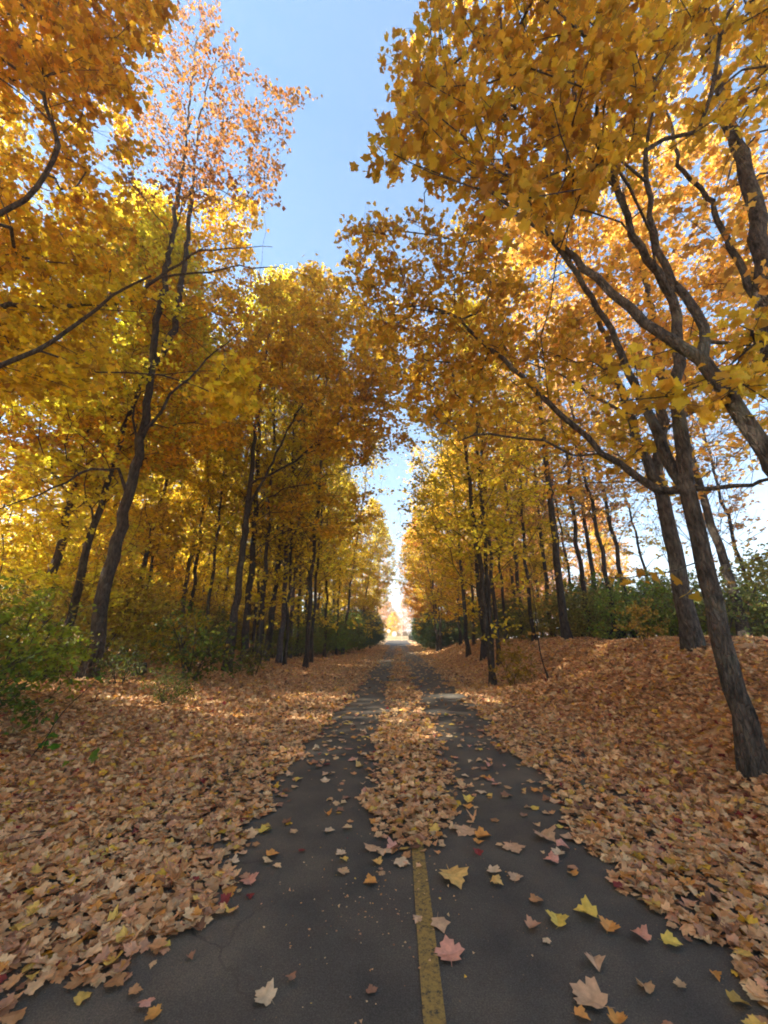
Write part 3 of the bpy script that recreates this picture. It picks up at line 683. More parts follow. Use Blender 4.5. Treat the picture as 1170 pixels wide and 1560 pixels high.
# --- right row
G2 = 'maples of the right row'
for px, Y, v, sc, col, lab in [
    (745, 11, 'multi', 0.85, GOLD, 'gold maple with several stems from one dark trunk beside the path on the right'),
    (757, 14, 'thin', 1.0, GOLD, 'thin reddish trunk just behind the several-stemmed maple'),
    (862, 13.5, 'sparse', 1.1, GOLD, 'straight dark trunk on the bank above the green bushes, left of the big pair'),
    (898, 15, 'thin', 1.2, PEACH, 'slim trunk on the bank between the straight trunk and the big pair'),
    (915, 18, 'sparse', 0.95, PEACH, 'thin peach-leaved tree behind the bank bushes'),
    (962, 16, 'thin', 1.25, PEACH, 'slender tree left of the big pair with open sky round it'),
    (798, 19, 'thin', 1.2, GOLD, 'thin trunk behind the bank, right of the several-stemmed maple'),
    (826, 22, 'tall2', 0.8, GOLD, 'yellow maple behind the bank in the gap right of the several-stemmed maple'),
    (722, 24, 'tall2', 0.85, GOLD, 'gold maple behind the several-stemmed one, close to the path'),
    (702, 29, 'tall1', 0.8, GOLD, 'gold maple between the several-stemmed one and the far dark trunks'),
    (668, 31, 'multi', 0.95, GOLD, 'group of thin dark stems at the near end of the right dark hedge'),
    (684, 36, 'tall2', 0.85, ORG, 'orange-leaved maple behind the thin dark stems'),
    (660, 42, 'tall1', 0.75, GOLD, 'gold maple rising out of the right dark hedge'),
    (648, 52, 'sparse', 0.8, ORG, 'sparse orange tree at the far end of the right row'),
    (1125, 9.6, 'sparse', 0.9, PEACH, 'slim trunk right of the big pair, on top of the bank'),
    (1088, 15, 'bare', 0.8, PEACH, 'bare pale-twigged tree seen between the big trunks and the frame edge')]:
    place(v, at(px, Y), Y, sc, None, col, lab, group=G2)

G3 = 'slim trees closing in over the path'
for x, Y, v, sc, col, lab in [(-3.9, 29, 'thin', 1.25, GOLD, 'slim gold tree at the path side of the left bushes, nearest of its line'),
    (-3.5, 37, 'tall2', 0.78, GOLD, 'gold maple leaning over the path from the near end of the left dark hedge'),
    (-3.1, 46, 'tall1', 0.72, YEL, 'yellow maple at the path edge half way down the left dark hedge'),
    (-3.2, 57, 'sparse', 0.85, ORG, 'sparse orange tree reaching over the path at its far left'),
    (3.5, 33, 'thin', 1.2, GOLD, 'slim gold tree at the path side of the right dark hedge'),
    (3.3, 40, 'tall2', 0.72, ORG, 'orange-gold maple leaning over the path from the right dark hedge'),
    (3.2, 49, 'tall1', 0.7, GOLD, 'gold maple at the path edge half way down the right dark hedge'),
    (3.5, 58, 'sparse', 0.85, PEACH, 'sparse peach tree reaching over the path at its far right')]:
    place(v, x, Y, sc * 1.1, 0.0, col, lab, group=G3, tilt=(0, 0.085 if x < 0 else -0.085))
for k, (px, Y) in enumerate([(262, 19), (292, 22), (330, 21), (345, 26), (388, 24), (412, 26), (448, 29), (494, 24), (512, 27), (150, 20), (88, 18), (20, 17)]):
    place('thin' if k % 3 else 'bare', at(px, Y), Y, 0.95 + 0.06 * (k % 4), None, YEL, 'thin dark stem standing between the larger trunks of the left wood', group='thin stems in the left wood')
for k, (px, Y) in enumerate([(735, 17), (772, 20), (812, 16), (842, 19), (880, 19), (938, 14), (712, 20), (1000, 19), (1150, 15)]):
    place('thin' if k % 3 else 'sparse', at(px, Y), Y, 0.9 + 0.07 * (k % 3), None, [GOLD, GOLD, PEACH][k % 3], 'thin dark stem on the right bank, its leaves sparse against the sky', group='thin stems on the right bank')
for k, (px, Y) in enumerate([(352, 17), (382, 19), (392, 15), (410, 20), (434, 16), (450, 21), (474, 19), (466, 16), (305, 15), (276, 16)]):
    place('thin', at(px, Y), Y, 0.95 + 0.07 * (k % 4), None, YEL, '', group='thin stems in the left wood')
# --- the deeper wood, each tree an object of its own
taken = [(o.location.x, o.location.y) for o in C.objects if o.type == 'EMPTY']
def free(x, y, d):
    return all((x - a) ** 2 + (y - b) ** 2 > d * d for a, b in taken)
fill = np.random.default_rng(5)
def wood(n, xr, yr, vs_, cols_, lab, group, dmin, scr=(0.8, 1.1), lim=None, name='maple_tree'):
    k = 0; tries = 0
    while k < n and tries < 4000:
        tries += 1
        x = fill.uniform(*xr); y = fill.uniform(*yr)
        if lim and not lim(x, y): continue
        if not free(x, y, dmin): continue
        taken.append((x, y)); v = vs_[fill.integers(len(vs_))]; col = cols_[fill.integers(len(cols_))]
        place(v, x, y, fill.uniform(*scr), fill.uniform(0, 6.28), col, lab, group=group, name=name); k += 1
wood(28, (-21, -7.5), (13, 34), ['low'], [YEL], 'low bushy yellow maple under the taller trees of the left wood', 'low yellow maples in the left wood', 1.8, (0.6, 1.0))
wood(10, (-17, -8.5), (10, 36), ['tall1', 'thin', 'tall2', 'thin'], [YEL, YEL, YEL, GOLD], 'yellow maple standing in the left wood behind the front row of trunks', 'yellow maples in the left wood', 2.2)
wood(26, (-44, -6), (34, 78), ['tall1', 'tall2', 'tall3', 'low'], [YEL, YEL, GOLD, ORG], 'yellow maple deep in the left wood, partly hidden by nearer crowns', 'maples deep in the left wood', 3.4)
wood(8, (-40, -27), (30, 60), ['low'], [YEL], 'low bushy yellow maple at the open left edge of the wood', 'maples deep in the left wood', 4)
wood(12, (6.0, 13), (15, 60), ['thin', 'sparse', 'low', 'tall2'], [GOLD, PEACH, ORG], 'slim orange and gold leaved tree behind the right bank', 'slim trees behind the right bank', 2.6)
wood(16, (4.5, 22), (34, 80), ['tall1', 'tall2', 'sparse'], [GOLD, ORG, PEACH], 'gold tree farther along the right side, behind the hedge', 'trees farther along the right side', 3.4, (0.7, 0.95))
place('tall3', -15.5, 8.2, 1.0, None, YEL, 'tall yellow shade maple added outside the left frame edge, nearer of two', group='shade maples added outside the left frame edge')  # this pair is added beside the frame to shade a sunlit band of path
place('tall3', -20.5, 9.6, 1.05, None, YEL, 'tall yellow shade maple added outside the left frame edge, farther of two', group='shade maples added outside the left frame edge')
taken += [(-15.5, 8.2), (-20.5, 9.6)]
# unseen trees added behind the camera to keep the near path in shade
wood(16, (-30, -3.6), (-12, 2.0), ['tall3', 'tall1', 'tall3'], [GOLD, ORG], 'unseen maple added left of and behind the viewpoint to shade the near path', 'unseen maples added behind the viewpoint', 2.8, (1.0, 1.2), lim=lambda x, y: not (x > -7 and y > -1.5) and (x < -5.5 - max(0, y + 2) * 1.1))
wood(3, (5, 16), (-16, -4), ['tall3', 'tall1'], [GOLD, ORG], 'unseen maple added right of and behind the viewpoint', 'unseen maples added behind the viewpoint', 3.2)

# --- trees designed from the photograph: big leaning trunk and overhanging limbs
def in_poly(px, py, poly):
    c = False; n = len(poly); j = n - 1
    for i in range(n):
        xi, yi = poly[i]; xj, yj = poly[j]
        if (yi > py) != (yj > py) and px < (xj - xi) * (py - yi) / (yj - yi) + xi: c = not c
        j = i
    return c
OPEN = [(265, -80), (335, 20), (400, 95), (492, 125), (486, 175), (446, 230), (448, 300), (392, 322), (392, 395), (450, 400), (505, 415), (520, 400), (496, 345), (575, 325), (590, 262), (545, 235), (548, 212), (600, 200), (585, 90), (590, 62), (640, 55), (665, -80)]
def tips_in(r, poly, Y0, Y1, n, zmax=40, hole=None):
    xs = [p[0] for p in poly]; ys = [p[1] for p in poly]; out = []
    while len(out) < n:
        a, b = r.uniform(min(xs), max(xs)), r.uniform(min(ys), max(ys))
        if not in_poly(a, b, poly) or in_poly(a, b, OPEN) or (hole and in_poly(a, b, hole)): continue
        q = P(a, b, r.uniform(Y0, Y1))
        if q[2] < zmax: out.append(q)
    return np.array(out)
def finish(t, base, label, cat, col, size, tmpl, name='maple_tree', bark=None, r0=0.005, twr=0.0028, group=None, spread=0.65, crowns=None):
    base = np.array(base, float)
    e = empty(name, base); obj('trunk', t.trunk_mesh(bark or M_BARK, r0=r0, twr=twr, origin=base), e)
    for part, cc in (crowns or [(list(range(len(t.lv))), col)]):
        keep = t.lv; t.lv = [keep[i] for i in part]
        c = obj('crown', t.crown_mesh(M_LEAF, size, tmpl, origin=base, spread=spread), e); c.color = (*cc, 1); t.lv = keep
    return tag(e, label, cat, group)

# L1: big leaning trunk
def tree_L1():
    t = TreeBuild(101); s, r = t.s, t.r
    b = np.array([-7.0, 9.3, hz(-7.0, 9.3)])
    m = s.chain([b - [0, 0, .2], P(160, 900, 9.3), P(195, 760, 9.3), P(215, 670, 9.3), P(232, 560, 9.25)], 0.165, 0.09, step=0.35, wob=0.02, r=r)
    s.chain([s.p[m[-1]], P(238, 500, 9.2), P(255, 410, 9.1), P(272, 300, 8.9), P(285, 200, 8.7), P(300, 60, 8.3)], 0.10, 0.015, par=m[-1], r=r)
    s.chain([s.p[m[-1]], P(262, 510, 9.3), P(282, 400, 9.4), P(292, 310, 9.3), P(305, 180, 9.1), P(330, 90, 8.8)], 0.10, 0.012, par=m[-1], r=r)
    s.chain([P(213, 665, 9.3), P(240, 630, 9.1), P(300, 560, 9.0), P(370, 500, 9)], 0.05, 0.012, r=r)
    s.chain([P(190, 760, 9.3), P(180, 715, 9.0), P(140, 715, 8.6), P(80, 745, 8.1), P(0, 775, 7.6)], 0.045, 0.012, r=r)
    s.chain([P(205, 690, 9.3), P(205, 640, 9.2), P(215, 600, 9.1), P(240, 590, 9)], 0.045, 0.01, r=r)
    top = tips_in(r, [(240, 60), (300, -20), (345, 30), (400, 110), (478, 135), (470, 175), (430, 235), (440, 300), (380, 310), (170, 300), (170, 150)], 7.4, 11, 300)
    top2 = tips_in(r, [(180, 290), (390, 300), (385, 420), (300, 520), (190, 480)], 9.3, 12.5, 150)
    e1 = s.connect(top, r, bf=0.15, rise=0.8, minnode=8); e3 = s.connect(top2, r, bf=0.15, rise=0.6, minnode=8)
    lo = tips_in(r, [(0, 640), (120, 560), (150, 440), (380, 430), (400, 640), (330, 700), (150, 720), (0, 760)], 9.7, 12.5, 330)
    e2 = s.connect(lo, r, bf=0.15, rise=0.1, minnode=8)
    t.leaves(e1, 4, 0.45, 6, frac=0.62); t.leaves(e2, 5, 0.55, 9); t.leaves(e3, 5, 0.5, 8)
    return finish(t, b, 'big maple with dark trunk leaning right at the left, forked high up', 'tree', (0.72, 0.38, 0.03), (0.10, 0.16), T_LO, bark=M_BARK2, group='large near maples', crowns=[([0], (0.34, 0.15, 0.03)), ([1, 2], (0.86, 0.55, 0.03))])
tree_L1()
# L0: off to the left, limbs reach in overhead
def tree_L0():
    t = TreeBuild(102); s, r = t.s, t.r
    b = np.array([-8.3, 3.6, hz(-8.3, 3.6)])
    m = s.chain([b - [0, 0, .2], b + [-0.1, 0, 2.5], b + [-0.2, -0.3, 4.5], b + [-0.5, -0.8, 7], b + [-1.0, -1.3, 10], b + [-1.3, -1.6, 13]], 0.26, 0.05, step=0.35, wob=0.02, r=r)
    s.chain([b + [0.2, 0.1, 3.3], P(0, 555, 4.3), P(75, 515, 4.5), P(150, 470, 4.6), P(230, 420, 4.6)], 0.06, 0.015, r=r)
    s.chain([b + [0.3, 0.1, 4.6], P(165, 460, 5.4), P(230, 430, 5.3), P(300, 415, 5.2), P(380, 408, 5.1), P(440, 411, 5.0), P(475, 425, 5.0)], 0.06, 0.004, step=0.2, r=r)
    s.chain([P(230, 430, 5.3), P(290, 395, 5.3), P(350, 380, 5.3), P(415, 376, 5.3)], 0.025, 0.003, step=0.2, r=r)
    s.chain([b + [0.4, 0, 5.5], P(0, 330, 4.0), P(70, 260, 4.0), P(85, 190, 3.9), P(30, 70, 3.6)], 0.03, 0.010, r=r)
    a = tips_in(r, [(-160, -120), (250, -120), (245, 40), (190, 130), (130, 150), (60, 120), (-160, 150)], 3.2, 6.0, 380)
    c = tips_in(r, [(-160, 320), (120, 340), (205, 440), (218, 540), (370, 560), (390, 615), (250, 640), (100, 600), (-160, 600)], 4.7, 7.5, 360, hole=[(150, 470), (350, 380), (330, 520), (290, 700), (150, 700)])
    d = tips_in(r, [(-160, 100), (180, 120), (240, 250), (230, 420), (-160, 380)], 4.5, 8.0, 230, hole=[(215, 200), (340, 200), (310, 520), (190, 520)])
    e1 = s.connect(a, r, bf=0.15, rise=0.4, minnode=8); e3 = s.connect(d, r, bf=0.15, rise=0.4, minnode=8); e2 = s.connect(c, r, bf=0.15, rise=0.0, minnode=8)
    t.leaves(e1, 4, 0.38, 8); t.leaves(e2, 4, 0.42, 9, flat=0.2); t.leaves(e3, 4, 0.38, 8)
    return finish(t, b, 'near maple whose golden leaves and dark limb hang over the upper left', 'tree', (0.86, 0.56, 0.02), (0.085, 0.14), T_HI, group='large near maples', spread=0.9, crowns=[([0], (0.78, 0.44, 0.035)), ([1], (0.84, 0.64, 0.04)), ([2], (0.86, 0.56, 0.04))])
tree_L0()
# LB: brown-gold overhanging crown at left of the gap
def tree_LB():
    t = TreeBuild(103); s, r = t.s, t.r
    b = np.array([at(345, 12.5), 12.5, 0]); b[2] = hz(b[0], b[1])
    s.chain([b - [0, 0, .2], P(368, 850, 12.5), P(385, 700, 12.4), P(400, 560, 12.3), P(425, 460, 12)], 0.13, 0.02, step=0.4, wob=0.03, r=r)
    s.chain([P(372, 800, 12.5), P(420, 690, 12.4), P(470, 600, 12.3), P(520, 520, 12)], 0.05, 0.015, r=r)
    s.chain([P(380, 740, 12.5), P(450, 700, 12), P(520, 640, 11.5), P(575, 600, 11)], 0.04, 0.01, r=r)
    a = tips_in(r, [(385, 440), (480, 405), (520, 425), (600, 520), (610, 610), (560, 700), (490, 690), (450, 600), (370, 560)], 9.5, 14, 560)
    c = tips_in(r, [(380, 740), (470, 720), (560, 690), (575, 780), (540, 830), (430, 800)], 11, 16, 45)
    g_ = tips_in(r, [(550, 440), (640, 470), (665, 560), (640, 680), (590, 740), (560, 700)], 10, 15, 70)
    e1 = s.connect(np.vstack([a[:430], c]), r, bf=0.15, rise=0.5, minnode=8); e2 = s.connect(g_, r, bf=0.15, rise=0.0, minnode=8)
    t.leaves(e1, 5, 0.55, 8); t.leaves(e2, 4, 0.5, 5)
    return finish(t, b, 'bronze-gold maple whose broad crown closes the left side of the sky gap above the cluster', 'tree', (0.76, 0.50, 0.04), (0.11, 0.17), T_LO, bark=M_BARK2, group='large near maples')
tree_LB()
# R1: near right trunk with long arching limbs
def tree_R1():
    t = TreeBuild(104); s, r = t.s, t.r
    b = np.array([3.02, 3.85, 0]); b[2] = hz(b[0], b[1])
    Y = 3.85
    m = s.chain([b - [0, 0, .2], P(1112, 1020, Y), P(1088, 920, Y), P(1062, 820, Y), P(1046, 742, Y)], 0.088, 0.07, step=0.2, wob=0.008, r=r)
    k = m[-1]
    s.chain([s.p[k], P(1041, 682, Y), P(1033, 638, Y), P(1033, 552, Y), P(1031, 480, Y), P(1012, 436, Y), P(986, 393, 3.7), P(963, 356, 3.6), P(930, 260, 3.3), P(880, 150, 3.0), P(850, 20, 2.7)], 0.075, 0.012, par=k, step=0.2, wob=0.012, r=r)
    f = s.chain([s.p[k], P(1015, 705, 4.0), P(1001, 661, 4.1), P(984, 624, 4.2), P(966, 586, 4.3), P(952, 552, 4.3), P(923, 485, 4.4), P(880, 420, 4.4), P(820, 330, 4.2), P(760, 230, 3.9)], 0.062, 0.012, par=k, step=0.2, wob=0.012, r=r)
    s.chain([s.p[k], P(1000, 746, 4.0), P(940, 705, 4.2), P(875, 650, 4.4), P(820, 600, 4.6), P(780, 560, 4.8), P(745, 530, 5.0), P(690, 480, 5.2)], 0.045, 0.008, par=k, step=0.2, wob=0.012, r=r)
    s.chain([P(1046, 742, Y), P(1110, 736, 3.6), P(1170, 732, 3.4), P(1230, 720, 3.2)], 0.028, 0.012, par=k, step=0.2, r=r)
    s.chain([P(950, 700, 4.2), P(870, 688, 4.6), P(800, 668, 4.8), P(745, 660, 5.0), P(700, 672, 5.1)], 0.018, 0.006, step=0.2, r=r)
    s.chain([P(1072, 862, Y), P(1035, 868, 3.3), P(985, 876, 3.0), P(930, 880, 2.8)], 0.010, 0.004, step=0.15, wob=0.006, r=r)
    a = tips_in(r, [(600, -120), (1050, -120), (980, 160), (930, 300), (850, 330), (760, 330), (700, 280), (600, 262), (560, 225), (605, 195), (592, 75), (645, 60)], 2.2, 6.0, 400)
    c = tips_in(r, [(505, 345), (585, 325), (720, 330), (800, 420), (760, 560), (690, 640), (620, 620), (570, 520), (515, 410)], 4.6, 8.0, 260)
    d = tips_in(r, [(700, 470), (900, 500), (1000, 640), (960, 720), (850, 680), (700, 700), (640, 640)], 4.4, 6.5, 70)
    e1 = s.connect(a, r, bf=0.12, rise=0.3, minnode=22); e2 = s.connect(np.vstack([c, d]), r, bf=0.12, rise=0.0, minnode=22)
    t.leaves(e1, 4, 0.32, 7); t.leaves(e2, 4, 0.40, 5)
    # low sprig of broad leaves beside the trunk
    lows = [P(a_, b_, 2.9) for a_, b_ in [(930, 884), (945, 878), (955, 890), (975, 872), (985, 888), (1000, 880), (1008, 868), (1032, 882), (1046, 905), (1060, 912)]]
    t.lv.append(np.array(lows))
    return finish(t, b, 'nearest maple, slim grey trunk leaning left at the right edge, forking into arching limbs', 'tree', (0.70, 0.44, 0.04), (0.075, 0.12), T_HI, group='large near maples', spread=1.1)
tree_R1()
# R2: the thicker trunk on the bank
def tree_R2():
    t = TreeBuild(105); s, r = t.s, t.r
    Y = 7.1; b = np.array([at(1047, Y), Y, 0]); b[2] = hz(b[0], b[1])
    m = s.chain([b - [0, 0, .3], P(1035, 890, Y), P(1022, 815, Y), P(1007, 748, Y)], 0.14, 0.11, step=0.3, wob=0.012, r=r)
    k = m[-1]
    s.chain([s.p[k], P(986, 700, Y), P(966, 655, Y), P(935, 560, Y), P(900, 460, 7), P(860, 380, 6.8), P(820, 300, 6.6)], 0.09, 0.015, par=k, r=r)
    s.chain([s.p[k], P(1006, 690, Y), P(1010, 624, Y), P(1012, 580, Y), P(1001, 529, Y), P(989, 471, Y), P(975, 407, Y), P(950, 300, 6.8), P(930, 180, 6.5)], 0.10, 0.015, par=k, r=r)
    s.chain([P(960, 640, Y), P(900, 600, 7.3), P(830, 560, 7.5), P(760, 540, 7.8)], 0.04, 0.01, r=r)
    a = tips_in(r, [(720, 330), (880, 200), (1050, 180), (1200, 260), (1220, 560), (1100, 640), (960, 560), (850, 560), (730, 480)], 6.0, 10.5, 430)
    c = tips_in(r, [(600, 560), (720, 480), (850, 560), (1000, 660), (1180, 620), (1180, 720), (1020, 760), (850, 780), (700, 700)], 6.5, 10.5, 130)
    e1 = s.connect(a, r, bf=0.15, rise=0.5, minnode=8); e2 = s.connect(c, r, bf=0.15, rise=0, minnode=8)
    t.leaves(e1, 5, 0.5, 7); t.leaves(e2, 4, 0.5, 5, frac=0.8)
    return finish(t, b, 'thick-trunked maple on top of the right bank, behind the slim leaning one, with orange crown', 'tree', (0.90, 0.56, 0.10), (0.10, 0.155), T_LO, group='large near maples')
tree_R2()
# R3: limb crossing the upper right from a tree just outside the frame
def tree_R3():
    t = TreeBuild(106); s, r = t.s, t.r
    b = np.array([3.75, 2.75, 0]); b[2] = hz(b[0], b[1])
    m = s.chain([b - [0, 0, .2], b + [0, 0, 1.2], P(1200, 740, 3.0), P(1170, 692, 3.0), P(1105, 600, 3.05), P(1068, 548, 3.1)], 0.095, 0.06, step=0.2, wob=0.008, r=r)
    k = m[-1]
    s.chain([s.p[k], P(1010, 510, 3.2), P(960, 470, 3.3), P(905, 425, 3.4), P(860, 382, 3.5), P(815, 345, 3.6), P(780, 322, 3.7), P(700, 250, 3.8)], 0.055, 0.010, par=k, step=0.2, wob=0.012, r=r)
    s.chain([s.p[k], P(1075, 500, 3.1), P(1040, 450, 3.2), P(1000, 380, 3.2), P(985, 250, 3.0), P(1000, 120, 2.8)], 0.05, 0.010, par=k, step=0.2, wob=0.012, r=r)
    a = tips_in(r, [(760, -100), (1250, -100), (1250, 140), (1050, 220), (960, 300), (860, 260), (780, 150)], 2.2, 4.2, 150)
    c = tips_in(r, [(900, 560), (1050, 500), (1250, 420), (1250, 640), (1120, 620), (960, 640)], 2.6, 3.6, 40)
    e1 = s.connect(np.vstack([a]), r, bf=0.12, rise=0.3, minnode=18); e2 = s.connect(c, r, bf=0.12, rise=-0.3, minnode=18)
    t.leaves(e1, 4, 0.32, 5); t.leaves(e2, 3, 0.3, 4)
    return finish(t, b, 'maple rooted right of the frame whose stout limb slants across the upper right', 'tree', (0.82, 0.56, 0.05), (0.08, 0.125), T_HI, group='large near maples', spread=1.1)
tree_R3()
def tree_R4():
    t = TreeBuild(107); s, r = t.s, t.r
    b = np.array([5.2, 4.0, 0]); b[2] = hz(b[0], b[1]); Y = 4.0
    m = s.chain([b - [0, 0, .2], b + [0, 0, 2.4], P(1195, 560, Y), P(1172, 480, Y)], 0.17, 0.13, step=0.25, wob=0.01, r=r)
    k = m[-1]
    s.chain([s.p[k], P(1160, 380, Y), P(1148, 300, Y), P(1122, 220, Y), P(1100, 150, Y), P(1082, 60, 3.9), P(1070, -60, 3.8)], 0.12, 0.03, par=k, step=0.25, wob=0.012, r=r)
    s.chain([s.p[k - 3], P(1150, 450, 4.1), P(1101, 349, 4.2), P(1078, 298, 4.3), P(1038, 263, 4.3), P(1027, 218, 4.3), P(1000, 100, 4.2)], 0.055, 0.012, par=k - 3, step=0.2, wob=0.012, r=r)
    a = tips_in(r, [(960, -100), (1300, -100), (1300, 480), (1180, 520), (1080, 440), (1000, 330), (980, 200)], 3.6, 7.0, 230)
    e1 = s.connect(a, r, bf=0.12, rise=0.4, minnode=12)
    t.leaves(e1, 4, 0.4, 5, frac=0.8)
    return finish(t, b, 'tall maple at the upper right corner, its mottled trunk entering from the frame edge', 'tree', (0.88, 0.54, 0.10), (0.09, 0.14), T_MID, group='large near maples', spread=0.7)
tree_R4()

# ------------------------------------------------------------------ shrubs and small plants
def shrub(seed, H, Rr, nt_, lsize, tmpl=T_OVAL, ntw=5, per=7, tlen=0.35, stems=6, frac=1.0, mat=None):
    t = TreeBuild(seed); r = t.r
    for k in range(stems):
        a = k * 6.283 / stems + r.normal() * 0.3
        t.s.chain([(0.06 * math.cos(a), 0.06 * math.sin(a), -0.08), (Rr * .25 * math.cos(a), Rr * .25 * math.sin(a), H * 0.3), (Rr * .55 * math.cos(a), Rr * .55 * math.sin(a), H * 0.65)], 0.018, 0.006, par=-1 if k else None, step=0.25, r=r)
    tips = []
    while len(tips) < nt_:
        q = r.normal(size=3); q /= np.linalg.norm(q); q *= r.random() ** 0.45
        if q[2] < -0.25: continue
        tips.append((q[0] * Rr, q[1] * Rr, H * 0.28 + q[2] * H * 0.72))
    ends = t.s.connect(np.array(tips), r, bf=0.2, step=0.3, up=1.5, rise=0.2, minnode=2)
    t.leaves(ends, ntw, tlen, per, flat=0.5, frac=frac)
    return t.trunk_mesh(M_BARK2, r0=0.004, twr=0.002, flare=False), t.crown_mesh(mat or M_GREEN, lsize, tmpl, spread=0.9)
SH = {'leafy': shrub(201, 2.0, 1.3, 150, (0.06, 0.10), ntw=4, per=6), 'dense': shrub(202, 2.6, 1.7, 240, (0.08, 0.13), ntw=5, per=6, tlen=0.45),
      'tall': shrub(203, 5.0, 2.0, 380, (0.11, 0.17), ntw=5, per=7, tlen=0.5, stems=7), 'thin': shrub(204, 1.5, 1.0, 70, (0.06, 0.10), frac=0.7, ntw=4, per=5),
      'maplet': shrub(205, 2.4, 1.2, 60, (0.09, 0.14), tmpl=T_MID, ntw=3, per=4, stems=4)}
def bush(kind, x, y, sc, col, label, group=None, name='shrub', zs=1.0):
    tm, cm = SH[kind]; e = empty(name, (x, y, hz(x, y)), random.uniform(0, 6.28)); e.scale = (sc, sc, sc * zs)
    obj('stems', tm, e); c = obj('foliage', cm, e); c.color = jit(col, 0.12)
    return tag(e, label, 'shrub', group)
LG = 'green shrubs at the left edge'
bush('leafy', -5.6, 5.5, 0.95, (0.24, 0.36, 0.025), 'bright green shrub at the left frame edge, nearest and largest', LG)
bush('leafy', -7.3, 7.2, 1.0, (0.22, 0.22, 0.02), 'bright green shrub behind the nearest one, left of the leaning trunk', LG)
bush('leafy', -9.2, 9.2, 0.85, (0.14, 0.17, 0.02), 'yellow-green shrub half hidden left behind the leaning trunk', LG)
bush('thin', -4.6, 4.3, 0.8, (0.10, 0.18, 0.02), 'low thin green shrub at the lower left frame edge', LG)
bush('thin', -5.6, 8.3, 0.6, (0.12, 0.15, 0.02), 'straggly green shrub right beside the foot of the leaning trunk', LG)
bush('thin', -5.0, 9.8, 1.3, (0.13, 0.17, 0.02), 'straggly dark green shrub between the leaning trunk and the cluster', LG)
bush('maplet', -5.9, 11.5, 0.9, (0.62, 0.42, 0.03), 'yellow-leaved sapling between the leaning trunk and the cluster', LG, 'sapling')
bush('thin', -3.9, 7.0, 0.45, (0.15, 0.2, 0.03), 'small green tuft in the litter left of the path', LG)
bush('thin', -4.4, 12.6, 0.7, (0.28, 0.26, 0.03), 'olive tuft in front of the trunk cluster', LG)
for k, (x, y, sc) in enumerate([(-9.5, 13, 1.3), (-11.5, 11, 1.2), (-13, 15, 1.4), (-8.8, 19, 1.2), (-12, 22, 1.5), (-15, 18, 1.4), (-10.5, 27, 1.5)]):
    bush('leafy' if k % 2 else 'dense', x, y, sc, [(0.60, 0.50, 0.05), (0.34, 0.34, 0.045)][k % 2], 'dark green understorey shrub between the trunks of the left wood', 'understorey shrubs of the left wood')
hl = [(-5.9, 19.5, 'leafy', 1.0), (-5.2, 21.5, 'leafy', 1.1), (-5.5, 24, 'dense', 1.0), (-4.6, 26, 'leafy', 1.3), (-5.1, 29, 'dense', 1.2), (-4.4, 32, 'dense', 1.25), (-4.8, 35, 'dense', 1.4), (-3.9, 38.5, 'tall', 0.75), (-3.9, 42, 'tall', 0.85), (-3.7, 46, 'tall', 0.9), (-3.7, 50, 'tall', 0.95), (-3.8, 55, 'tall', 1.0), (-4.0, 60, 'tall', 1.05), (-4.3, 66, 'tall', 1.1), (-7, 31, 'tall', 0.8), (-7, 38, 'tall', 0.9)]
for x, y, kd, sc in hl:
    near = y < 34
    bush(kd, x, y, sc, (0.22, 0.28, 0.04) if near else DGRN, 'green bush in the thicket along the left of the path' if near else 'dark green bush of the tall hedge at the far left end of the path', 'bushes of the left thicket' if near else 'bushes of the far left hedge')
hr = [(3.6, 34, 'dense', 1.2), (3.4, 37.5, 'tall', 0.7), (3.7, 41, 'tall', 0.85), (3.8, 45, 'tall', 0.9), (3.8, 50, 'tall', 0.95), (4.0, 55, 'tall', 1.0), (4.1, 60, 'tall', 1.05), (4.5, 66, 'tall', 1.1), (6.2, 33, 'tall', 0.75), (6.4, 40, 'tall', 0.8)]
for x, y, kd, sc in hr:
    bush(kd, x, y, sc, DGRN, 'dark green bush of the tall hedge at the far right end of the path', 'bushes of the far right hedge')
for k, (x, y, kd, sc, c) in enumerate([(6.8, 15.5, 'dense', 0.85, (0.2, 0.22, 0.04)), (6.2, 18.5, 'leafy', 1.0, (0.20, 0.20, 0.03)), (7.6, 13.2, 'leafy', 1.1, (0.17, 0.2, 0.03)), (8.2, 11.5, 'leafy', 1.0, (0.13, 0.18, 0.02)), (9.5, 14, 'leafy', 1.3, (0.16, 0.2, 0.03)),
                                       (7.9, 9.8, 'thin', 1.2, (0.10, 0.12, 0.03)), (9.4, 10.6, 'leafy', 0.95, (0.17, 0.2, 0.03)), (5.9, 22, 'dense', 0.95, (0.12, 0.14, 0.03)), (10.5, 9.0, 'leafy', 1.1, (0.30, 0.30, 0.05)), (5.6, 26, 'leafy', 1.1, (0.16, 0.16, 0.03)), (12, 12, 'dense', 1.3, (0.25, 0.25, 0.04)), (13, 9.5, 'dense', 1.2, (0.28, 0.26, 0.04)), (8.8, 18, 'dense', 1.2, (0.12, 0.16, 0.02)), (11, 17, 'tall', 0.6, (0.18, 0.2, 0.03))]):
    bush(kd, x, y, sc, tuple(q * 1.9 for q in c), 'green bush in the thicket on top of the right bank', 'bushes on the right bank')
for k in range(14):
    x = 17 + 16 * fill.random(); y = 8 + 42 * fill.random()
    bush('tall', x, y, fill.uniform(0.5, 0.85), [(0.30, 0.26, 0.05), (0.20, 0.20, 0.04), (0.40, 0.26, 0.06)][k % 3], 'sunlit yellow-green bush far out beyond the right bank', 'bushes beyond the right bank')
bush('maplet', 2.75, 10.2, 0.5, (0.45, 0.27, 0.03), 'small yellow-leaved sapling beside the several-stemmed maple', None, 'sapling')
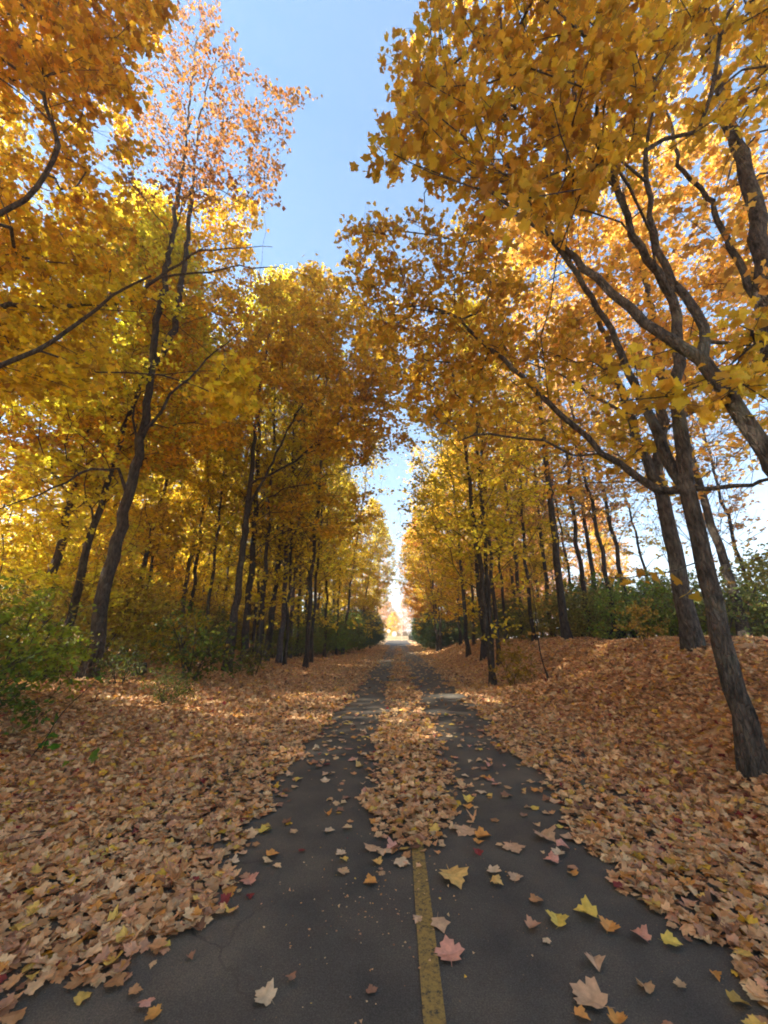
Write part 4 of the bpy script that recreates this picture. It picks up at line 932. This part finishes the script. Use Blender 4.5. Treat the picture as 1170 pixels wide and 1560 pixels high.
bush('maplet', 5.3, 8.9, 0.45, (0.55, 0.34, 0.06), 'tiny orange-leaved sapling on the bank left of the thick trunk', None, 'sapling')
bush('maplet', 3.5, 3.6, 0.3, (0.60, 0.45, 0.03), 'yellow seedling at the foot of the nearest maple', None, 'seedling')
bush('maplet', 3.25, 2.75, 0.22, (0.12, 0.22, 0.02), 'green seedling in the litter at the right frame edge', None, 'seedling')
# seedling with broad green leaves at lower left
def seedling(x, y, pts, n, size, col, label, seed):
    t = TreeBuild(seed); s, r = t.s, t.r; b = np.array([x, y, hz(x, y)])
    s.chain([b + q for q in pts], 0.007, 0.003, step=0.06, wob=0.004, r=r)
    L = s.p[-1] + r.normal(size=(n, 3)) * 0.05; t.lv.append(L); e = empty('seedling', b)
    rad = s.radii(0.003); V, Fq = tubes(s, rad, r, False)
    obj('stem', mesh_np('stem', V - b, Fq.ravel(), np.full(len(Fq), 4), M_BARK2, smooth=True), e)
    c = obj('foliage', t.crown_mesh(M_GREEN, size, T_HI, origin=b, spread=0.4), e); c.color = (*col, 1)
    tag(e, label, 'seedling')
g0 = G(45, 1150, 0.12); seedling(g0[0], g0[1], [np.array([0, 0, 0]), np.array([.12, .05, .25]), np.array([.16, .1, .42]), np.array([.4, .2, .75])], 0 + 2, (0.10, 0.12), (0.12, 0.25, 0.02), 'thin bare stem slanting right out of the litter at lower left', 301)
g0 = G(62, 1150, 0.08); seedling(g0[0], g0[1], [np.array([0, 0, 0]), np.array([.0, .02, .10]), np.array([.01, .03, .18])], 4, (0.12, 0.15), (0.13, 0.27, 0.02), 'seedling with broad bright green leaves at lower left', 302)
g0 = G(140, 1165, 0.06); seedling(g0[0], g0[1], [np.array([0, 0, 0]), np.array([.01, .02, .06])], 3, (0.08, 0.10), (0.12, 0.22, 0.02), 'low green seedling in the litter right of the broad-leaved one', 303)
g0 = G(95, 1180, 0.04); seedling(g0[0], g0[1], [np.array([0, 0, 0]), np.array([.01, .02, .05])], 2, (0.10, 0.12), (0.25, 0.30, 0.02), 'yellow-green seedling nearest the camera in the left litter', 304)
# leafless stem on the right slope
def bare_stem():
    t = TreeBuild(310); s, r = t.s, t.r; x, y = at(828, 9.5), 9.5; b = np.array([x, y, hz(x, y)])
    s.chain([b - [0, 0, .05], P(822, 990, 9.5), P(818, 950, 9.5), P(812, 900, 9.5), P(806, 850, 9.5)], 0.018, 0.006, step=0.15, wob=0.01, r=r)
    e = s.connect(np.array([P(820 + r.normal() * 25, 900 + r.normal() * 40, 9.5 + r.normal() * .4) for _ in range(22)]), r, minnode=4, rise=0.3, step=0.2)
    t.leaves(e, 3, 0.3, 2, frac=0.5)
    finish(t, b, 'thin nearly leafless sapling on the right slope', 'sapling', (0.5, 0.3, 0.06), (0.08, 0.12), T_MID, 'sapling', M_BARK2, r0=0.003, twr=0.002)
bare_stem()

# ------------------------------------------------------------------ dead wood
def log(name, pts, r0, r1, label, cat, seed):
    t = TreeBuild(seed); t.s.chain([np.array(q) for q in pts], r0, r1, step=0.15, wob=r0 * 0.25, r=t.r)
    rad = t.s.radii(r1); V, Fq = tubes(t.s, rad, t.r, False); k = 14 if rad.max() > 0.08 else 8 if rad.max() > 0.03 else 5
    b = V[:k].mean(0); n = len(V); Fl = list(Fq.ravel()); tot = [4] * len(Fq)
    Fl += list(range(k)); tot.append(k); Fl += list(range(n - 1, n - k - 1, -1)); tot.append(k)
    o = obj(name, mesh_np(name, V - b, np.array(Fl), np.array(tot), M_BARK2, smooth=False)); o.location = b
    return tag(o, label, cat)
log('fallen_branch', [(-9.6, 17.0, hz(-9.6, 17) + .12), (-8.2, 17.3, hz(-8.2, 17.3) + .16), (-7.0, 17.1, hz(-7, 17.1) + .1)], 0.05, 0.03, 'fallen dead branch lying on leaves left of the trunk cluster', 'branch', 401)
log('fallen_branch', [(-11.5, 16.0, hz(-11.5, 16) + .2), (-10.2, 16.2, hz(-10.2, 16.2) + .14), (-9.2, 15.6, hz(-9.2, 15.6) + .08)], 0.06, 0.03, 'thicker fallen branch behind the green sapling in the left wood', 'branch', 402)
log('tree_stump', [(-6.4, 10.0, hz(-6.4, 10) - .05), (-6.35, 10.0, hz(-6.4, 10) + .30)], 0.16, 0.13, 'short dark stump right of the leaning trunk', 'stump', 403)
log('tree_stump', [(7.2, 13.6, hz(7.2, 13.6) - .05), (7.25, 13.6, hz(7.2, 13.6) + .38)], 0.3, 0.24, 'low dark stump among the bushes on the right bank', 'stump', 404)

# ------------------------------------------------------------------ far end of the path
def boxmesh(name, boxes, mat):
    V, Fa = [], []
    for (x0, x1, y0, y1, z0, z1) in boxes:
        o_ = len(V); V += [(x0, y0, z0), (x1, y0, z0), (x1, y1, z0), (x0, y1, z0), (x0, y0, z1), (x1, y0, z1), (x1, y1, z1), (x0, y1, z1)]
        Fa += [[q + o_ for q in f] for f in ((0, 3, 2, 1), (4, 5, 6, 7), (0, 1, 5, 4), (1, 2, 6, 5), (2, 3, 7, 6), (3, 0, 4, 7))]
    return mesh_np(name, np.array(V, float), np.array(Fa).ravel(), np.full(len(Fa), 4), mat)
M_RAIL = plain('pale_painted_wood', (0.62, 0.55, 0.38), 0.7)
M_WHITE = plain('sign_white', (0.82, 0.80, 0.78), 0.5, amt=0.05)
M_POST = plain('pale_post', (0.66, 0.58, 0.42), 0.7)
YE = 91.0; ZE = 0.45
fe = empty('fence', (-0.6, YE, ZE)); tag(fe, 'low pale fence across the far end of the path', 'fence')
obj('board', boxmesh('board', [(-2.9, 3.1, -0.03, 0.03, 0.18, 0.50)], M_RAIL), fe)
obj('board', boxmesh('board', [(-2.9, 3.1, -0.03, 0.03, 0.62, 0.96)], M_RAIL), fe)
pm = boxmesh('post', [(-0.06, 0.06, 0.035, 0.155, -0.1, 1.05)], M_RAIL)
for x in (-2.85, -0.9, 1.1, 3.0):
    p_ = obj('post', pm, fe); p_.location = (x, 0, 0)
def disc(r, th, k=28):
    a = np.arange(k) * 6.2832 / k; V = [(r * math.cos(q), -th, r * math.sin(q)) for q in a] + [(r * math.cos(q), th, r * math.sin(q)) for q in a]
    fl = list(range(k)) + list(range(2 * k - 1, k - 1, -1)); tot = [k, k]
    for i in range(k): fl += [i, i + k, (i + 1) % k + k, (i + 1) % k]; tot.append(4)
    return np.array(V), fl, tot
def round_sign(x, y, zc, r, label):
    e = empty('round_sign', (x, y, ZE)); V, fl, tot = disc(r, 0.015)
    d = obj('sign_plate', mesh_np('sign_plate', V, fl, tot, M_WHITE), e); d.location = (0, 0, zc)
    obj('post', boxmesh('post', [(-0.05, 0.05, 0.02, 0.10, -0.1, zc + r * .5)], M_POST), e)
    tag(e, label, 'sign', 'signs at the far end of the path')
round_sign(-1.9, YE - 1.0, 2.05, 0.42, 'smaller round white sign at the far end of the path, on the left')
round_sign(-0.62, YE - 1.4, 1.45, 0.55, 'larger round white sign at the far end of the path, in the middle')
ep = empty('utility_post', (1.05, YE - 0.6, ZE)); tag(ep, 'tall pale post with a short crossarm at the far end of the path', 'post')
obj('pole', boxmesh('pole', [(-0.12, 0.12, -0.12, 0.12, -0.1, 4.1)], M_POST), ep)
obj('crossarm', boxmesh('crossarm', [(-0.75, 0.75, -0.19, -0.125, 3.5, 3.75)], M_POST), ep)
obj('box', boxmesh('box', [(-0.5, -0.125, -0.15, 0.15, 1.6, 2.5)], M_POST), ep)
for k, x in enumerate((-6.5, -3.4, -0.4, 2.4, 5.6, 8.5)):
    bush('dense', x, 108 + (k % 2), 1.0, (0.25, 0.20, 0.05), 'low olive bush behind the fence, %s from the left' % ('first', 'second', 'third', 'fourth', 'fifth', 'sixth')[k], 'bushes behind the fence')
for x, y, v, sc, c, lab in [(-0.9, 102, 'low', 0.85, (0.85, 0.58, 0.02), 'small bright yellow tree just beyond the fence at the end of the path'),
                            (-4.6, 120, 'tall2', 1.0, (0.72, 0.45, 0.12), 'tan-gold tree beyond the fence on the left'),
                            (-8, 112, 'tall1', 1.0, (0.70, 0.45, 0.12), 'taller gold tree beyond the fence at far left'),
                            (4.6, 118, 'tall1', 0.95, (0.78, 0.42, 0.16), 'peach-coloured tree beyond the fence on the right'),
                            (2.2, 130, 'tall2', 0.75, (0.78, 0.45, 0.2), 'sparse peach tree beyond the fence behind the tall post'),
                            (9, 112, 'tall3', 0.9, (0.75, 0.40, 0.14), 'broad orange tree beyond the fence at far right'),
                            (-3.0, 135, 'low', 1.5, (0.5, 0.35, 0.08), 'low brown-gold tree behind the bright yellow one')]:
    place(v, x, y, sc, None, c, lab, group='trees beyond the fence')
wood(22, (-70, 70), (125, 170), ['tall1', 'tall2', 'low'], [GOLD, ORG, PEACH], 'autumn tree far beyond the end of the path', 'far trees beyond the road', 5, (0.55, 0.75), lim=lambda x, y: abs(x) > 6)

# ------------------------------------------------------------------ thin haze
hm_, hn, hl_ = newmat('haze'); ho = hn.new('ShaderNodeOutputMaterial'); hv = hn.new('ShaderNodeVolumePrincipled')
hv.inputs['Color'].default_value = (0.95, 0.96, 1.0, 1); hv.inputs['Density'].default_value = 0.0026; hv.inputs['Anisotropy'].default_value = 0.2
hl_.new(hv.outputs[0], ho.inputs['Volume'])
hb = obj('haze', boxmesh('haze', [(-640, 640, -330, 940, -2.5, 30)], hm_)); tag(hb, 'thin autumn haze filling the air', 'haze', kind='stuff')

def ordinals(group, fmt, key=lambda o: o.location.y):
    words = ['nearest', 'second', 'third', 'fourth', 'fifth', 'sixth', 'seventh', 'eighth', 'ninth', 'tenth', 'eleventh', 'twelfth', 'thirteenth', 'fourteenth', 'fifteenth', 'sixteenth']
    m = sorted([o for o in C.objects if o.get('group') == group and o.get('category')], key=key)
    for k, o in enumerate(m):
        o['label'] = fmt % words[k]
ordinals('bushes of the left thicket', 'green bush in the left thicket beside the path, %s along it')
ordinals('bushes of the far left hedge', 'dark green bush of the tall left hedge, %s towards the path end')
ordinals('bushes of the far right hedge', 'dark green bush of the tall right hedge, %s towards the path end')
lr = lambda o: project(np.array(o.location))[0][0]
def from_left(group, fmt):
    m = sorted([o for o in C.objects if o.get('group') == group and o.get('category')], key=lr)
    w_ = ['leftmost', 'second from the left', 'third from the left', 'fourth from the left', 'fifth from the left', 'sixth from the left', 'seventh from the left', 'eighth from the left', 'ninth from the left', 'tenth from the left', 'eleventh from the left', 'twelfth from the left', 'thirteenth from the left', 'fourteenth from the left', 'fifteenth from the left', 'sixteenth from the left', 'seventeenth from the left', 'sixth from the right', 'fifth from the right', 'fourth from the right', 'third from the right', 'rightmost']
    for k, o in enumerate(m): o['label'] = fmt % w_[k]
from_left('bushes on the right bank', 'green bush on the right bank, %s')
from_left('understorey shrubs of the left wood', 'yellow-green shrub between trunks of the left wood, %s')
from_left('slim trees behind the right bank', 'slim orange-gold tree behind the right bank, %s')
from_left('bushes beyond the right bank', 'sunlit yellow-green bush beyond the right bank, %s')
from_left('yellow maples in the left wood', 'yellow maple standing behind the front row of the left wood, %s')
from_left('thin stems on the right bank', 'thin dark sparse-leaved stem on the right bank, %s')
from_left('thin stems in the left wood', 'thin dark stem between larger trunks of the left wood, %s')
from_left('trees farther along the right side', 'gold tree beyond the right hedge, %s')
